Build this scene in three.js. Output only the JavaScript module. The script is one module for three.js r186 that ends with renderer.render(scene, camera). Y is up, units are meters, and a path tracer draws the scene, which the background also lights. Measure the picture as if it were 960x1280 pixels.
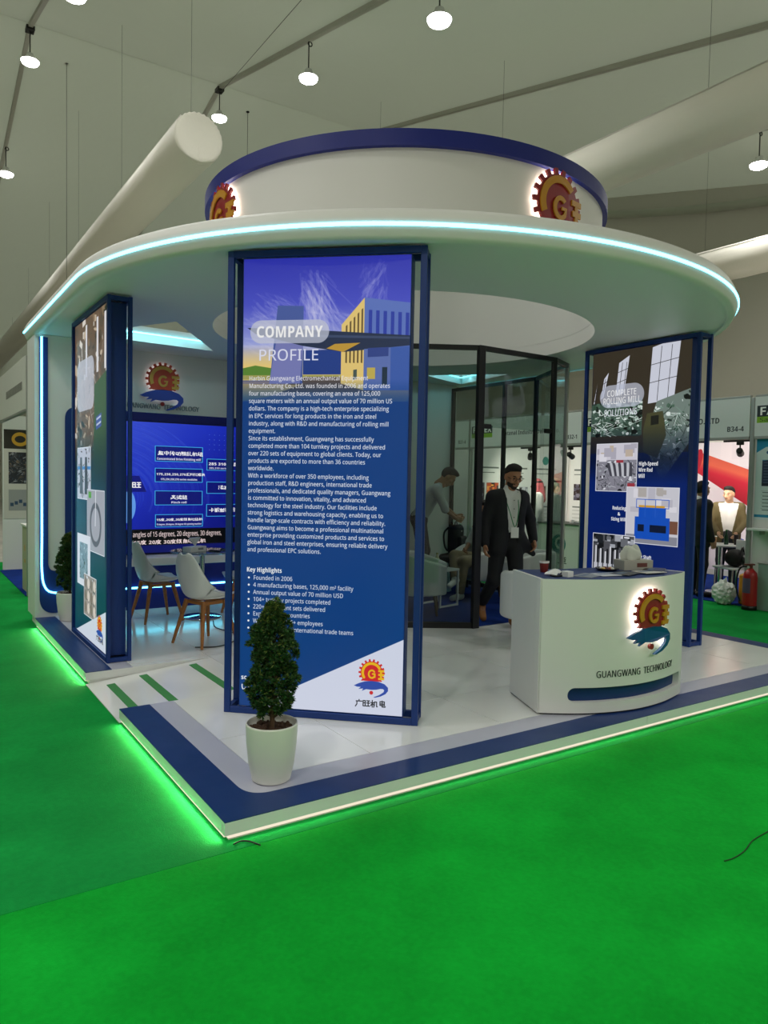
import * as THREE from 'three';
import { mergeGeometries, mergeVertices, toCreasedNormals } from 'three/addons/utils/BufferGeometryUtils.js';
import { RoundedBoxGeometry } from 'three/addons/geometries/RoundedBoxGeometry.js';
import { TextGeometry } from 'three/addons/geometries/TextGeometry.js';
import { FontLoader } from 'three/addons/loaders/FontLoader.js';
import { RectAreaLightUniformsLib } from 'three/addons/lights/RectAreaLightUniformsLib.js';

// ---------------------------------------------------------------- camera, sky, exposure
const scene = new THREE.Scene();
scene.background = new THREE.Color().setRGB(1.7, 1.72, 1.78); // assumed overcast daylight, added as ambient fill; it only comes through the tent membrane
const camera = new THREE.PerspectiveCamera(2 * Math.atan(640 / 920) * 180 / Math.PI, 960 / 1280, 0.05, 200);
camera.position.set(-1.2227, 1.67, 3.1018);
camera.quaternion.setFromRotationMatrix(new THREE.Matrix4().makeBasis(
  new THREE.Vector3(0.83415, 0.019369, 0.551197), new THREE.Vector3(0.008995, 0.998772, -0.04871), new THREE.Vector3(-0.551464, 0.045589, 0.832952)));
const renderer = new THREE.WebGLRenderer({ antialias: true });
renderer.toneMapping = THREE.LinearToneMapping;
renderer.toneMappingExposure = 1.0;
renderer.shadowMap.enabled = true;
RectAreaLightUniformsLib.init();

// ---------------------------------------------------------------- light levels (one place to tune)
const HALL_LAMP = 30;         // candela of each hanging lamp of the hall
const LED_CYAN = [0.16, 0.80, 1.0], LED_GLOW = 5.5;
const PRINT_GLOW = 0.78, SCREEN_GLOW = 0.85;

// ---------------------------------------------------------------- helpers
const V3 = (x, y, z) => new THREE.Vector3(x, y, z);
let seed = 7;
const rnd = () => { seed = (seed + 0x6d2b79f5) | 0; let t = Math.imul(seed ^ (seed >>> 15), 1 | seed); t = (t + Math.imul(t ^ (t >>> 7), 61 | t)) ^ t; return ((t ^ (t >>> 14)) >>> 0) / 4294967296; };
const rr = (a, b) => a + (b - a) * rnd();
const taken = new Map();
function numbered(name) { const n = taken.get(name) ?? 0; taken.set(name, n + 1); return n ? name + '_' + String(n).padStart(3, '0') : name; }
function thing(name, label, category, [x, y, z] = [0, 0, 0], turn = 0, group) {
  const o = new THREE.Group(); o.name = numbered(name); scene.add(o);
  o.position.set(x, y, z); o.rotation.y = turn; o.userData = { label, category };
  if (group) o.userData.group = group;
  return o;
}
function clean(g) { const h = g.index ? g.toNonIndexed() : g.clone(); for (const k of Object.keys(h.attributes)) if (!['position', 'normal', 'uv'].includes(k)) h.deleteAttribute(k); if (!h.attributes.uv) h.setAttribute('uv', new THREE.BufferAttribute(new Float32Array(h.attributes.position.count * 2), 2)); if (!h.attributes.normal) h.computeVertexNormals(); return h; }
const merge = (a) => a.length === 1 ? a[0] : mergeGeometries(a.map(clean));
function obj(name, geos, mat, parent = scene) {
  const m = new THREE.Mesh(merge(Array.isArray(geos) ? geos : [geos]), mat);
  m.name = parent === scene ? numbered(name) : name; parent.add(m); return m;
}
function tag(o, label, category, group) { o.userData.label = label; o.userData.category = category; if (group) o.userData.group = group; return o; }
function struct(name, label, parentPos) { const o = new THREE.Group(); o.name = numbered(name); scene.add(o); o.userData = { label, category: name.split('_')[0], kind: 'structure' }; return o; }
function dup(src, label, [x, y, z], turn) { const c = src.clone(); c.name = numbered(src.name.replace(/_\d{3}$/, '')); c.userData = { ...src.userData, label: label ?? src.userData.label }; c.position.set(x, y, z); c.rotation.y = turn; scene.add(c); return c; }
const bx = (w, h, d, x = 0, y = 0, z = 0) => new THREE.BoxGeometry(w, h, d).translate(x, y, z);
const rb = (w, h, d, x = 0, y = 0, z = 0, r = 0.005, s = 2) => new RoundedBoxGeometry(w, h, d, s, Math.min(r, w / 2.01, h / 2.01, d / 2.01)).translate(x, y, z);
// a box from corner to corner
const bb = (x0, y0, z0, x1, y1, z1) => bx(x1 - x0, y1 - y0, z1 - z0, (x0 + x1) / 2, (y0 + y1) / 2, (z0 + z1) / 2);
const cyl = (r0, r1, h, x = 0, y = 0, z = 0, n = 24) => new THREE.CylinderGeometry(r1, r0, h, n).translate(x, y + h / 2, z);
const tube = (pts, r, n = 40, m = 8, closed = false) => new THREE.TubeGeometry(new THREE.CatmullRomCurve3(pts.map((p) => V3(...p)), closed), n, r, m, closed);
function bar(a, b, r0, r1 = r0, n = 10) { // tapered round bar between two points
  const A = V3(...a), B = V3(...b), d = B.clone().sub(A), g = new THREE.CylinderGeometry(r1, r0, d.length(), n);
  g.applyQuaternion(new THREE.Quaternion().setFromUnitVectors(V3(0, 1, 0), d.clone().normalize())); g.translate(...A.add(B).multiplyScalar(0.5).toArray()); return g;
}
function lathe(pts, n = 40) { return new THREE.LatheGeometry(pts.map((p) => new THREE.Vector2(...p)), n); }
function flatShape(pts) { const s = new THREE.Shape(); pts.forEach(([x, y], i) => i ? s.lineTo(x, y) : s.moveTo(x, y)); s.closePath(); return s; }
// plan shape (x, z) extruded upwards from y0 to y1
function prism(shape, y0, y1, bevel = 0, seg = 24) {
  const g = new THREE.ExtrudeGeometry(shape, { depth: y1 - y0 - 2 * bevel, bevelEnabled: bevel > 0, bevelSize: bevel, bevelThickness: bevel, bevelSegments: 3, bevelOffset: -bevel, curveSegments: seg });
  // shape is drawn in (x, -z)
  return g.rotateX(-Math.PI / 2).translate(0, y0 + bevel, 0);
}
const plan = (pts) => flatShape(pts.map(([x, z]) => [x, -z]));

// ---------------------------------------------------------------- textures
function canvas(w, h, draw) { const c = document.createElement('canvas'); c.width = w; c.height = h; const x = c.getContext('2d'); draw(x, w, h); return c; }
function ctex(w, h, draw) { const t = new THREE.CanvasTexture(canvas(w, h, draw)); t.colorSpace = THREE.SRGBColorSpace; t.magFilter = THREE.LinearFilter; t.anisotropy = 8; return t; }
function hash2(x, y, s) { let h = Math.imul(x, 374761393) + Math.imul(y, 668265263) + Math.imul(s, 2246822519); h = Math.imul(h ^ (h >>> 13), 1274126177); return ((h ^ (h >>> 16)) >>> 0) / 4294967296; }
function vnoise(x, y, s, per) { const xi = Math.floor(x), yi = Math.floor(y), fx = x - xi, fy = y - yi, u = fx * fx * (3 - 2 * fx), v = fy * fy * (3 - 2 * fy), w = (a) => ((a % per) + per) % per; const a = hash2(w(xi), w(yi), s), b = hash2(w(xi + 1), w(yi), s), c = hash2(w(xi), w(yi + 1), s), d = hash2(w(xi + 1), w(yi + 1), s); return a + (b - a) * u + (c - a) * v + (a - b - c + d) * u * v; }
function noiseTex(n, fn, rx = 1, ry = 1, srgb = true) {
  const d = new Uint8Array(n * n * 4);
  for (let y = 0; y < n; y++) for (let x = 0; x < n; x++) { const c = fn(x / n, y / n), o = (y * n + x) * 4; for (let k = 0; k < 3; k++) d[o + k] = Math.max(0, Math.min(255, Math.round((Array.isArray(c) ? c[k] : c) * 255))); d[o + 3] = 255; }
  const t = new THREE.DataTexture(d, n, n); t.magFilter = THREE.LinearFilter; t.minFilter = THREE.LinearMipmapLinearFilter; t.generateMipmaps = true; t.wrapS = t.wrapT = THREE.RepeatWrapping; t.repeat.set(rx, ry); if (srgb) t.colorSpace = THREE.SRGBColorSpace; t.needsUpdate = true; return t;
}
const fbm = (u, v, f, s, o = 4) => { let a = 0, w = 0.5, t = 0; for (let i = 0; i < o; i++) { a += w * vnoise(u * f, v * f, s + i, f); t += w; f *= 2; w *= 0.5; } return a / t; };
const worldUV = (g, fx, fy, k = 1) => { const p = g.attributes.position, uv = new Float32Array(p.count * 2); for (let i = 0; i < p.count; i++) { const q = [p.getX(i), p.getY(i), p.getZ(i)]; uv[2 * i] = q[fx] * k; uv[2 * i + 1] = q[fy] * k; } g.setAttribute('uv', new THREE.BufferAttribute(uv, 2)); return g; };

// Strokes of the Chinese characters on the prints (points on a 10 x 10 grid)
const HAN = { '广': '5051;1292;222609', '旺': '0131380801;0434;5191;5494;4898;7178', '机': '0343;2029;2407;2446;525649;52828898', '电': '2181862621;2484;50589897',
  '集': '3013;2226;2292;2484;2686;5126;0797;5659;5709;5799', '中': '1282861612;5059', '传': '2004;1219;4292;3595;6046;4686;8669;6789', '动': '1242;0545;2517;1748;4657;5393999889;716559',
  '精': '2029;0343;2406;2445;0112;4132;5191;6262;5393;4595;5659;5696969998;5878', '轧': '0232;2029;0545;2202;0525;0848;61689998;6160', '组': '2004;0434;3407;0747;5181;515999;8189;5383;5686;4999', '系': '8021;4124;2464;6427;2787;5759;3719;7799', '列': '0151;2105;2444;4419;2535;6167;909899', '化': '3005;2229;61689998;9164',
  '模': '0343;2029;2407;2446;4191;6062;8082;5383868656;5484;4797;7759;7799', '块': '0343;2028;0848;4282;8285;4595;6049;6599', '夹': '2181;5055;3244;7264;0696;5629... ', '送': '1122;0424;2427;0929;2799;5162;9182;4393;4696;7055;5547;7698', '辊': '0232;2029;0545;2202;0525;0848;5181858555;5383;5659;5979;8689;8999', '度': '5051;1292;1219... ',
  '倾': '2004;1219;3137;3748;3434;5191;7162;5383;5387;8387;7459;7799', '角': '4022;3272;7253;2329;2383;8389;2585;2787;5359', '吐': '0232370702;5191... ', '丝': '2004;0434;3407;0747;6053;5383;8357;5797;0999', '卡': '5055;5282;0595;5559;5777', '断': '1019;1949;3138;1446;4314;1547;6051;5159;6494;8489;9170', '剪': '2132;8172;0393;1414;1444;1448;4448;1545;6467;8488;0696... ', '碎': '0141;2105;1545;4549;1949;1519;5191;6263... ',
  '活': '0112;0415;0709;8141;4494;7047;5797;5799;9799;5759', '套': '5050;0292;5017;5097;3383;3485;3684;0797;4749;1989;7799', '斯': '0252;1017;4047;1343;1545;0858;1809;3849;6061;6169;6494;8489;9170' };
HAN['夹'] = '2181;5055;3244;7264;0696;5609;5699'; HAN['度'] = '5051;1292;221609;2484;4346;7376;4676;3777;7739;4799'; HAN['吐'] = '0232370702;5494;7179;4999'; HAN['剪'] = '2132;8172;0393;14171414;1444;1448;4448;1646;6467;8488;0989;5919'; HAN['碎'] = '0141;2105;1545;4549;1949;1519;5292;6274;8265;4797;7079'; HAN['模'] = '0343;2029;2407;2446;4191;6062;8082;5383;8386;5356;5686;4797;7759;7799';
function han(x, s, px, py, size, color, lw = 0.09) {
  x.strokeStyle = color; x.lineWidth = size * lw; x.lineCap = 'round'; x.lineJoin = 'round';
  for (const ch of s) {
    const d = HAN[ch];
    if (!d) { x.fillStyle = color; x.font = 'bold ' + size * 0.98 + 'px sans-serif'; x.textAlign = 'left'; x.textBaseline = 'alphabetic'; x.fillText(ch, px, py); px += x.measureText(ch).width + size * 0.03; continue; }
    for (const line of d.split(';')) { x.beginPath(); for (let i = 0; i + 1 < line.length; i += 2) { const a = px + size * 0.098 * (+line[i]), b = py - size * 0.86 + size * 0.098 * (+line[i + 1]); i ? x.lineTo(a, b) : x.moveTo(a, b); } x.stroke(); }
    px += size * 1.04;
  }
  return px;
}
function txt(x, s, px, py, size, color, { bold = false, align = 'left', width, alpha = 1 } = {}) {
  x.save(); x.globalAlpha *= alpha; x.fillStyle = color; x.font = (bold ? 'bold ' : '') + size + 'px sans-serif'; x.textBaseline = 'alphabetic';
  let w = x.measureText(s).width, k = width ? width / w : 1; x.translate(align === 'center' ? px - w * k / 2 : align === 'right' ? px - w * k : px, py); x.scale(k, 1); x.textAlign = 'left'; x.fillText(s, 0, 0); x.restore();
}
const poly = (x, pts, fill) => { x.fillStyle = fill; x.beginPath(); pts.forEach((p, i) => i ? x.lineTo(p[0], p[1]) : x.moveTo(p[0], p[1])); x.closePath(); x.fill(); };
const pill = (x, a, b, w, h, r, fill) => { x.fillStyle = fill; x.beginPath(); x.roundRect(a, b, w, h, r); x.fill(); };
const lin = (x, x0, y0, x1, y1, ...stops) => { const g = x.createLinearGradient(x0, y0, x1, y1); stops.forEach(([t, c]) => g.addColorStop(t, c)); return g; };
// the gear and swoosh emblem, flat, for the prints
function gearPath(n, r0, r1, from = 0, to = 1) { const p = []; for (let i = 0; i < n; i++) { const a = (i / n) * Math.PI * 2; for (const [da, r] of [[-0.5, r0], [-0.26, r0], [-0.2, r1], [0.2, r1], [0.26, r0]]) { const t = a + (da / n) * Math.PI * 2; p.push([Math.cos(t) * r, Math.sin(t) * r]); } } return p; }
const SWOOSH = [[-1.34, -0.06], [-0.95, 0.14], [-0.5, 0.29], [0, 0.35], [0.55, 0.31], [1.0, 0.16], [1.26, -0.08], [1.27, -0.32], [1.08, -0.56], [0.72, -0.75], [0.3, -0.87], [0.16, -0.85], [0.6, -0.66], [0.92, -0.44], [0.98, -0.28], [0.88, -0.2], [0.68, -0.2], [0.36, -0.28], [0.0, -0.31], [-0.4, -0.28], [-0.72, -0.42], [-0.62, -0.24], [-0.98, -0.3], [-0.8, -0.14], [-1.08, -0.14]];
function emblem(x, cx, cy, R, halo) {
  x.save(); x.translate(cx, cy); x.scale(R, -R); x.lineJoin = 'round';
  const g = gearPath(18, 0.84, 1);
  const clip = () => { x.beginPath(); x.rect(-3, -0.62, 6, 4); x.clip(); };
  x.save(); clip();
  if (halo) { x.strokeStyle = halo; x.lineWidth = 0.16; x.beginPath(); g.forEach((p, i) => i ? x.lineTo(...p) : x.moveTo(...p)); x.closePath(); x.stroke(); }
  poly(x, g, '#d8232a');
  x.strokeStyle = '#f6c21c'; x.lineWidth = 0.2; x.beginPath(); x.arc(0, 0, 0.68, 0.55, 3.7); x.stroke();
  x.restore();
  x.strokeStyle = '#f6c21c'; x.lineWidth = 0.13; x.beginPath(); x.ellipse(0.02, -0.1, 0.24, 0.28, 0, 0.7, 5.9); x.moveTo(0.24, -0.3); x.lineTo(0.24, -0.08); x.lineTo(0.08, -0.08); x.stroke();
  for (const yy of [0.16, -0.12, -0.42]) poly(x, [[0.5, yy - 0.08], [0.96, yy - 0.08], [0.96, yy + 0.08], [0.5, yy + 0.08]], '#f6c21c');
  poly(x, [[0.64, -0.45], [0.8, -0.45], [0.8, 0.2], [0.64, 0.2]], '#f6c21c');
  x.translate(0, -0.95); if (halo) { x.strokeStyle = halo; x.lineWidth = 0.12; x.beginPath(); SWOOSH.forEach((p, i) => i ? x.lineTo(...p) : x.moveTo(...p)); x.closePath(); x.stroke(); }
  poly(x, SWOOSH, '#2f4fb0'); x.fillStyle = '#d8232a'; x.beginPath(); x.arc(0.0, -0.52, 0.14, 0, 7); x.fill();
  x.restore();
}
// ---------------------------------------------------------------- materials
const std = (color, roughness = 0.6, o = {}) => new THREE.MeshStandardMaterial({ color, roughness, ...o });
const grain = noiseTex(256, (u, v) => 0.5 + 0.5 * (fbm(u, v, 64, 3, 3) - 0.5), 1, 1, false);
const wave = noiseTex(256, (u, v) => fbm(u, v, 6, 11, 5), 1, 1, false);
const carpetMap = noiseTex(512, (u, v) => { const n = fbm(u, v, 128, 21, 2), m = fbm(u, v, 5, 5, 5), k = 0.86 + 0.07 * (n - 0.5) + 0.24 * (m - 0.5); return [k, k, k]; });
const carpetBump = noiseTex(512, (u, v) => fbm(u, v, 128, 33, 3), 1, 1, false);
const rep = (t, a, b = a) => { const c = t.clone(); c.repeat.set(a, b); c.needsUpdate = true; return c; };
const soft = (color, o) => new THREE.MeshPhysicalMaterial({ color, roughness: 1, specularIntensity: 0.15, ...o });
const M = {
  white: std('#e4e3df', 0.5, { bumpMap: rep(wave, 0.5), bumpScale: 0.0006 }),
  whiteGloss: std('#e8e8e6', 0.28),
  tile: new THREE.MeshPhysicalMaterial({ color: '#f1f1ef', roughness: 0.3, roughnessMap: rep(noiseTex(256, (u, v) => 0.75 + 0.5 * (fbm(u, v, 4, 9, 5) - 0.5), 1, 1, false), 1), clearcoat: 0.5, clearcoatRoughness: 0.12 }),
  lilac: std('#bcbccb', 0.3),
  blueVinyl: std('#072e6a', 0.55, { roughnessMap: rep(noiseTex(128, (u, v) => 0.85 + 0.2 * (fbm(u, v, 6, 4, 4) - 0.5), 1, 1, false), 1) }),
  blue: std('#04317a', 0.5), blueDeep: std('#03187a', 0.5), navy: std('#0a1c4c', 0.5),
  carpet: soft('#10bc38', { map: rep(carpetMap, 0.5), bumpMap: rep(carpetBump, 2), bumpScale: 0.0015 }),
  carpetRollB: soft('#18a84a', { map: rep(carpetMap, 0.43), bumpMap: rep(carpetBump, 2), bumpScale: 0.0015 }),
  carpetBlue: soft('#1f3f98', { map: rep(carpetMap, 1), bumpMap: rep(carpetBump, 2), bumpScale: 0.003 }),
  floorGrey: std('#c9c4ba', 0.9, { map: rep(carpetMap, 0.5) }),
  tapeGreen: std('#3f8a4c', 0.8),
  tent: new THREE.MeshPhysicalMaterial({ color: '#ced2c4', roughness: 1, transmission: 0.42, thickness: 0, ior: 1.2, bumpMap: rep(wave, 0.15), bumpScale: 0.03 }),
  tentWall: new THREE.MeshPhysicalMaterial({ color: '#c4c3b6', roughness: 1, transmission: 0.17, thickness: 0, ior: 1.2, bumpMap: rep(wave, 0.15), bumpScale: 0.04 }),
  beam: std('#b4b3a6', 0.6), steel: std('#3a3a38', 0.5, { metalness: 0.6 }),
  duct: new THREE.MeshPhysicalMaterial({ color: '#efece2', roughness: 1, transmission: 0.36, thickness: 0, ior: 1.2, bumpMap: rep(wave, 0.8), bumpScale: 0.02 }),
  black: std('#0b0b0c', 0.4), rubber: std('#141414', 0.8),
  alu: std('#a9aaa6', 0.4, { metalness: 0.5 }),
  glass: new THREE.MeshPhysicalMaterial({ color: '#c2cfca', roughness: 0.0, transmission: 1, thickness: 0, ior: 1.5, metalness: 0 }),
  chrome: std('#d0d2d4', 0.12, { metalness: 1 }),
  plastic: std('#e3e4e2', 0.35), wood: std('#b0763c', 0.5, { map: noiseTex(128, (u, v) => { const k = 0.75 + 0.35 * fbm(u * 0.3, v, 24, 8, 3); return [k, k * 0.96, k * 0.9]; }) }),
  panel: std('#e2e2dc', 0.6), redGear: std('#8f1a22', 0.4), gold: std('#c48a1c', 0.4), swoosh: std('#0d4f86', 0.35), textDark: std('#22262a', 0.5),
  pot: std('#e6e5dc', 0.35), soil: std('#4a3527', 0.95), bark: std('#5b4630', 0.9),
};
const glow = (r, g, b, k, o = {}) => new THREE.MeshStandardMaterial({ color: 0x000000, emissive: new THREE.Color().setRGB(r, g, b), emissiveIntensity: k, roughness: 0.5, ...o });
M.ledCyan = glow(...LED_CYAN, LED_GLOW); M.ledWarm = glow(1, 0.86, 0.68, 0.95); M.halo = glow(1, 0.88, 0.72, 9); M.lampGlow = glow(1, 0.98, 0.94, 20); M.spotGlow = glow(1, 0.96, 0.9, 6);
const printMat = (tex, k = PRINT_GLOW) => new THREE.MeshStandardMaterial({ color: 0x0a0a0a, emissive: 0xffffff, emissiveMap: tex, emissiveIntensity: k, roughness: 0.35 });
const paper = (tex) => new THREE.MeshStandardMaterial({ map: tex, roughness: 0.6 });

// ---------------------------------------------------------------- prints (flat pictures and writing only)
function speck(x, w, h, n, cols, smin, smax) { for (let i = 0; i < n; i++) { x.fillStyle = cols[Math.floor(rnd() * cols.length)]; const a = rr(smin, smax), b = rr(smin, smax); x.fillRect(rnd() * w - a / 2, rnd() * h - b / 2, a, b); } }
function inBox(x, a, b, w, h, fn, border = '#e9ebf5', bw = 5) { x.fillStyle = border; x.fillRect(a - bw, b - bw, w + 2 * bw, h + 2 * bw); x.save(); x.beginPath(); x.rect(a, b, w, h); x.clip(); x.translate(a, b); fn(x, w, h); x.restore(); }
function wisps(x, n, bx0, bx1, by0, by1, len, ang, alpha) { for (let i = 0; i < n; i++) { const a = rr(bx0, bx1), b = rr(by0, by1), t = ang + rr(-0.35, 0.35), l = len * rr(0.3, 1); x.strokeStyle = 'rgba(225,225,255,' + alpha * rr(0.2, 1) + ')'; x.lineWidth = rr(2, 14); x.lineCap = 'round'; x.beginPath(); x.moveTo(a, b); x.quadraticCurveTo(a + Math.cos(t) * l * 0.5 + rr(-20, 20), b + Math.sin(t) * l * 0.5, a + Math.cos(t + rr(-0.4, 0.4)) * l, b + Math.sin(t) * l); x.stroke(); } }

const profilePrint = ctex(786, 2048, (x, W, H) => {
  x.fillStyle = '#053f85'; x.fillRect(0, 0, W, H);
  // sky
  x.fillStyle = lin(x, 0, 0, 0, 520, [0, '#2a30b4'], [0.4, '#4a52cc'], [0.75, '#a4aeea'], [1, '#f1d47c']); x.fillRect(0, 0, W, 545);
  wisps(x, 130, 270, 400, 60, 230, 200, 1.2, 0.16); wisps(x, 80, 40, 220, 150, 330, 150, 0.6, 0.14); wisps(x, 60, 570, 680, 20, 160, 120, 2.0, 0.13); wisps(x, 90, 0, 200, 260, 420, 230, 0.25, 0.17); wisps(x, 50, 300, 520, 230, 320, 160, 0.5, 0.12);
  x.fillStyle = lin(x, 0, 380, 0, 520, [0, 'rgba(255,220,120,0)'], [1, 'rgba(255,214,110,0.9)']); x.fillRect(0, 380, 250, 150);
  // distant trees and lawn
  poly(x, [[0, 490], [60, 478], [150, 492], [200, 484], [250, 500], [250, 530], [0, 530]], '#5d8a34'); x.fillStyle = '#a7a35c'; x.fillRect(0, 522, W, 20);
  // road
  poly(x, [[0, 548], [W, 548], [W, 640], [0, 640]], '#8c7f86'); poly(x, [[300, 530], [460, 530], [640, 600], [120, 600]], '#5b4c46'); poly(x, [[0, 560], [280, 566], [120, 620], [0, 640]], '#b9a06c');
  // gate tower
  poly(x, [[166, 210], [290, 214], [288, 560], [130, 560]], '#4a5fa4'); poly(x, [[160, 370], [290, 372], [276, 560], [128, 560]], '#7b80bd');
  // blue wall behind
  poly(x, [[290, 412], [470, 408], [470, 520], [290, 520]], '#1f3e8c'); poly(x, [[470, 440], [500, 430], [500, 520], [470, 520]], '#31508f');
  // office block
  poly(x, [[576, 182], [W, 208], [W, 590], [576, 590]], '#5f78c4'); poly(x, [[576, 182], [470, 300], [470, 560], [576, 590]], '#efd07c');
  for (let i = 0; i < 6; i++) poly(x, [[596 + i * 34, 236 - i * 0 + i * 3], [612 + i * 34, 237 + i * 3], [612 + i * 34, 352 + i * 2], [596 + i * 34, 352 + i * 2]], '#2c3fa8');
  for (let i = 0; i < 5; i++) poly(x, [[490 + i * 18, 306 - i * 18], [498 + i * 18, 300 - i * 18], [498 + i * 18, 470], [490 + i * 18, 468]], '#6d5a34');
  // flat canopy of the gate
  poly(x, [[20, 308], [290, 318], [W, 350], [W, 394], [480, 420], [290, 392], [60, 336]], '#22304e'); poly(x, [[290, 340], [W, 356], [W, 366], [290, 352]], '#3b4a6c');
  poly(x, [[440, 384], [560, 380], [480, 420], [400, 404]], '#c79c3a');
  poly(x, [[576, 408], [700, 402], [700, 590], [576, 590]], '#5f74b6'); poly(x, [[700, 402], [W, 396], [W, 590], [700, 590]], '#3d5fb0');
  poly(x, [[594, 404], [690, 400], [690, 440], [594, 444]], '#31458c'); poly(x, [[592, 490], [630, 490], [630, 540], [592, 540]], '#c9b455'); poly(x, [[662, 488], [686, 488], [686, 568], [662, 568]], '#1c3144'); poly(x, [[528, 500], [545, 497], [545, 540], [528, 545]], '#4a5a54');
  // the picture runs into the blue ground
  x.fillStyle = lin(x, 0, 540, 0, 720, [0, 'rgba(5,63,133,0)'], [0.5, 'rgba(5,63,133,0.72)'], [1, 'rgba(5,63,133,1)']); x.fillRect(0, 540, W, 200);
  pill(x, 34, 275, 378, 104, 52, 'rgba(205,208,226,0.78)');
  txt(x, 'COMPANY', 62, 352, 70, '#ffffff', { bold: true, width: 320 }); txt(x, 'PROFILE', 72, 456, 70, '#e8ebff', { width: 295 });
  const lines = ['Harbin Guangwang Electromechanical Equipment', 'Manufacturing Co., Ltd. was founded in 2006 and operates', 'four manufacturing bases, covering an area of 125,000', 'square meters with an annual output value of 70 million US', 'dollars. The company is a high-tech enterprise specializing', 'in EPC services for long products in the iron and steel', 'industry, along with R&D and manufacturing of rolling mill', 'equipment.', 'Since its establishment, Guangwang has successfully', 'completed more than 104 turnkey projects and delivered', 'over 220 sets of equipment to global clients. Today, our', 'products are exported to more than 36 countries', 'worldwide.', 'With a workforce of over 350 employees, including', 'production staff, R&D engineers, international trade', 'professionals, and dedicated quality managers, Guangwang', 'is committed to innovation, vitality, and advanced', 'technology for the steel industry. Our facilities include', 'strong logistics and warehousing capacity, enabling us to', 'handle large-scale contracts with efficiency and reliability.', 'Guangwang aims to become a professional multinational', 'enterprise providing customized products and services to', 'global iron and steel enterprises, ensuring reliable delivery', 'and professional EPC solutions.'];
  x.font = '27px sans-serif'; const k = 682 / x.measureText(lines[3]).width;
  lines.forEach((s, i) => { x.font = '27px sans-serif'; txt(x, s, 30, 546 + i * 34.0, 27, '#f6f7ff', { width: x.measureText(s).width * k }); });
  txt(x, 'Key Highlights', 28, 1422, 29, '#ffffff', { bold: true, width: 174 });
  ['Founded in 2006', '4 manufacturing bases, 125,000 m² facility', 'Annual output value of 70 million USD', '104+ turnkey projects completed', '220+ equipment sets delivered', 'Exports to 36+ countries', 'Workforce of 350+ employees', '           international trade teams'].forEach((s, i) => { const y = 1458 + i * 33.4; x.fillStyle = '#fff'; x.beginPath(); x.arc(40, y - 9, 5, 0, 7); x.fill(); x.font = '27px sans-serif'; txt(x, i === 7 ? s.trim() : s, i === 7 ? 258 : 62, y, 27, '#eef0fb', { width: x.measureText(i === 7 ? s.trim() : s).width * k }); });
  txt(x, 'sc', 6, 1926, 30, '#ffffff', { bold: true });
  x.strokeStyle = '#fff'; x.lineWidth = 5; x.beginPath(); x.moveTo(12, 1950); x.quadraticCurveTo(10, 1978, 26, 1970); x.lineTo(32, 1944); x.moveTo(44, 1942); x.lineTo(44, 1968); x.lineTo(70, 1968); x.stroke();
  poly(x, [[60, H], [W, 1700], [W, H]], '#dfe5f8');
  emblem(x, 640, 1858, 62); han(x, '广旺机电', 566, 2014, 35, '#15171c', 0.13);
});
// machinery pictures
function windowsHall(x, w, h) { x.fillStyle = '#3a3226'; x.fillRect(0, 0, w, h); for (const [a, b, c, d] of [[0.6, 0.02, 0.9, 0.52], [0.26, 0.12, 0.4, 0.42], [0.1, 0.26, 0.18, 0.44], [0.02, 0.34, 0.06, 0.55]]) { poly(x, [[w * (a + 0.03), h * b], [w * c, h * (b - 0.06)], [w * (c - 0.05), h * d], [w * a, h * (d + 0.02)]], '#d9dcea'); x.strokeStyle = '#2c2a2c'; x.lineWidth = 4; for (const t of [0.33, 0.66]) { x.beginPath(); x.moveTo(w * (a + (c - a) * t + 0.02), h * b); x.lineTo(w * (a + (c - a) * t - 0.01), h * d); x.stroke(); x.beginPath(); x.moveTo(w * a, h * (b + (d - b) * t)); x.lineTo(w * c, h * (b + (d - b) * t - 0.04)); x.stroke(); } } }
function machine(x, w, h, base, n = 90, cols) { x.fillStyle = base; x.fillRect(0, 0, w, h); for (let i = 0; i < n; i++) { x.save(); x.translate(rnd() * w, rnd() * h); x.rotate(rr(-0.5, 0.5)); x.fillStyle = cols[Math.floor(rnd() * cols.length)]; const a = w * rr(0.01, 0.11), b = w * rr(0.01, 0.06); if (rnd() < 0.4) { x.beginPath(); x.ellipse(0, 0, a * 0.6, b, 0, 0, 7); x.fill(); } else x.fillRect(-a / 2, -b / 2, a, b); x.restore(); } x.lineCap = 'butt'; for (let i = 0; i < n * 1.1; i++) { x.strokeStyle = cols[Math.floor(rnd() * cols.length)]; x.lineWidth = rr(1, 5); const a = rnd() * w, b = h * rr(0.25, 0.95); x.beginPath(); x.moveTo(a, b); x.lineTo(a + rr(-0.22, 0.22) * w, b + rr(-0.18, 0.18) * h); x.stroke(); } }
const GREY = ['#20242a', '#3d4046', '#6c6f76', '#a9adb6', '#e4e6ee', '#15171b'], GREEN = ['#1d2a22', '#35503f', '#7f9a8c', '#cfe0d8', '#11150f', '#4e6a58', '#e8f2ee'];
function triangleCorner(x, W, H, y, tone) { poly(x, [[40, H], [W, y], [W, H]], tone); emblem(x, W * 0.8, y + (H - y) * 0.42, 58); han(x, '广旺机电', W * 0.7, H - 40, 38, '#15171c', 0.13); }
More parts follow.
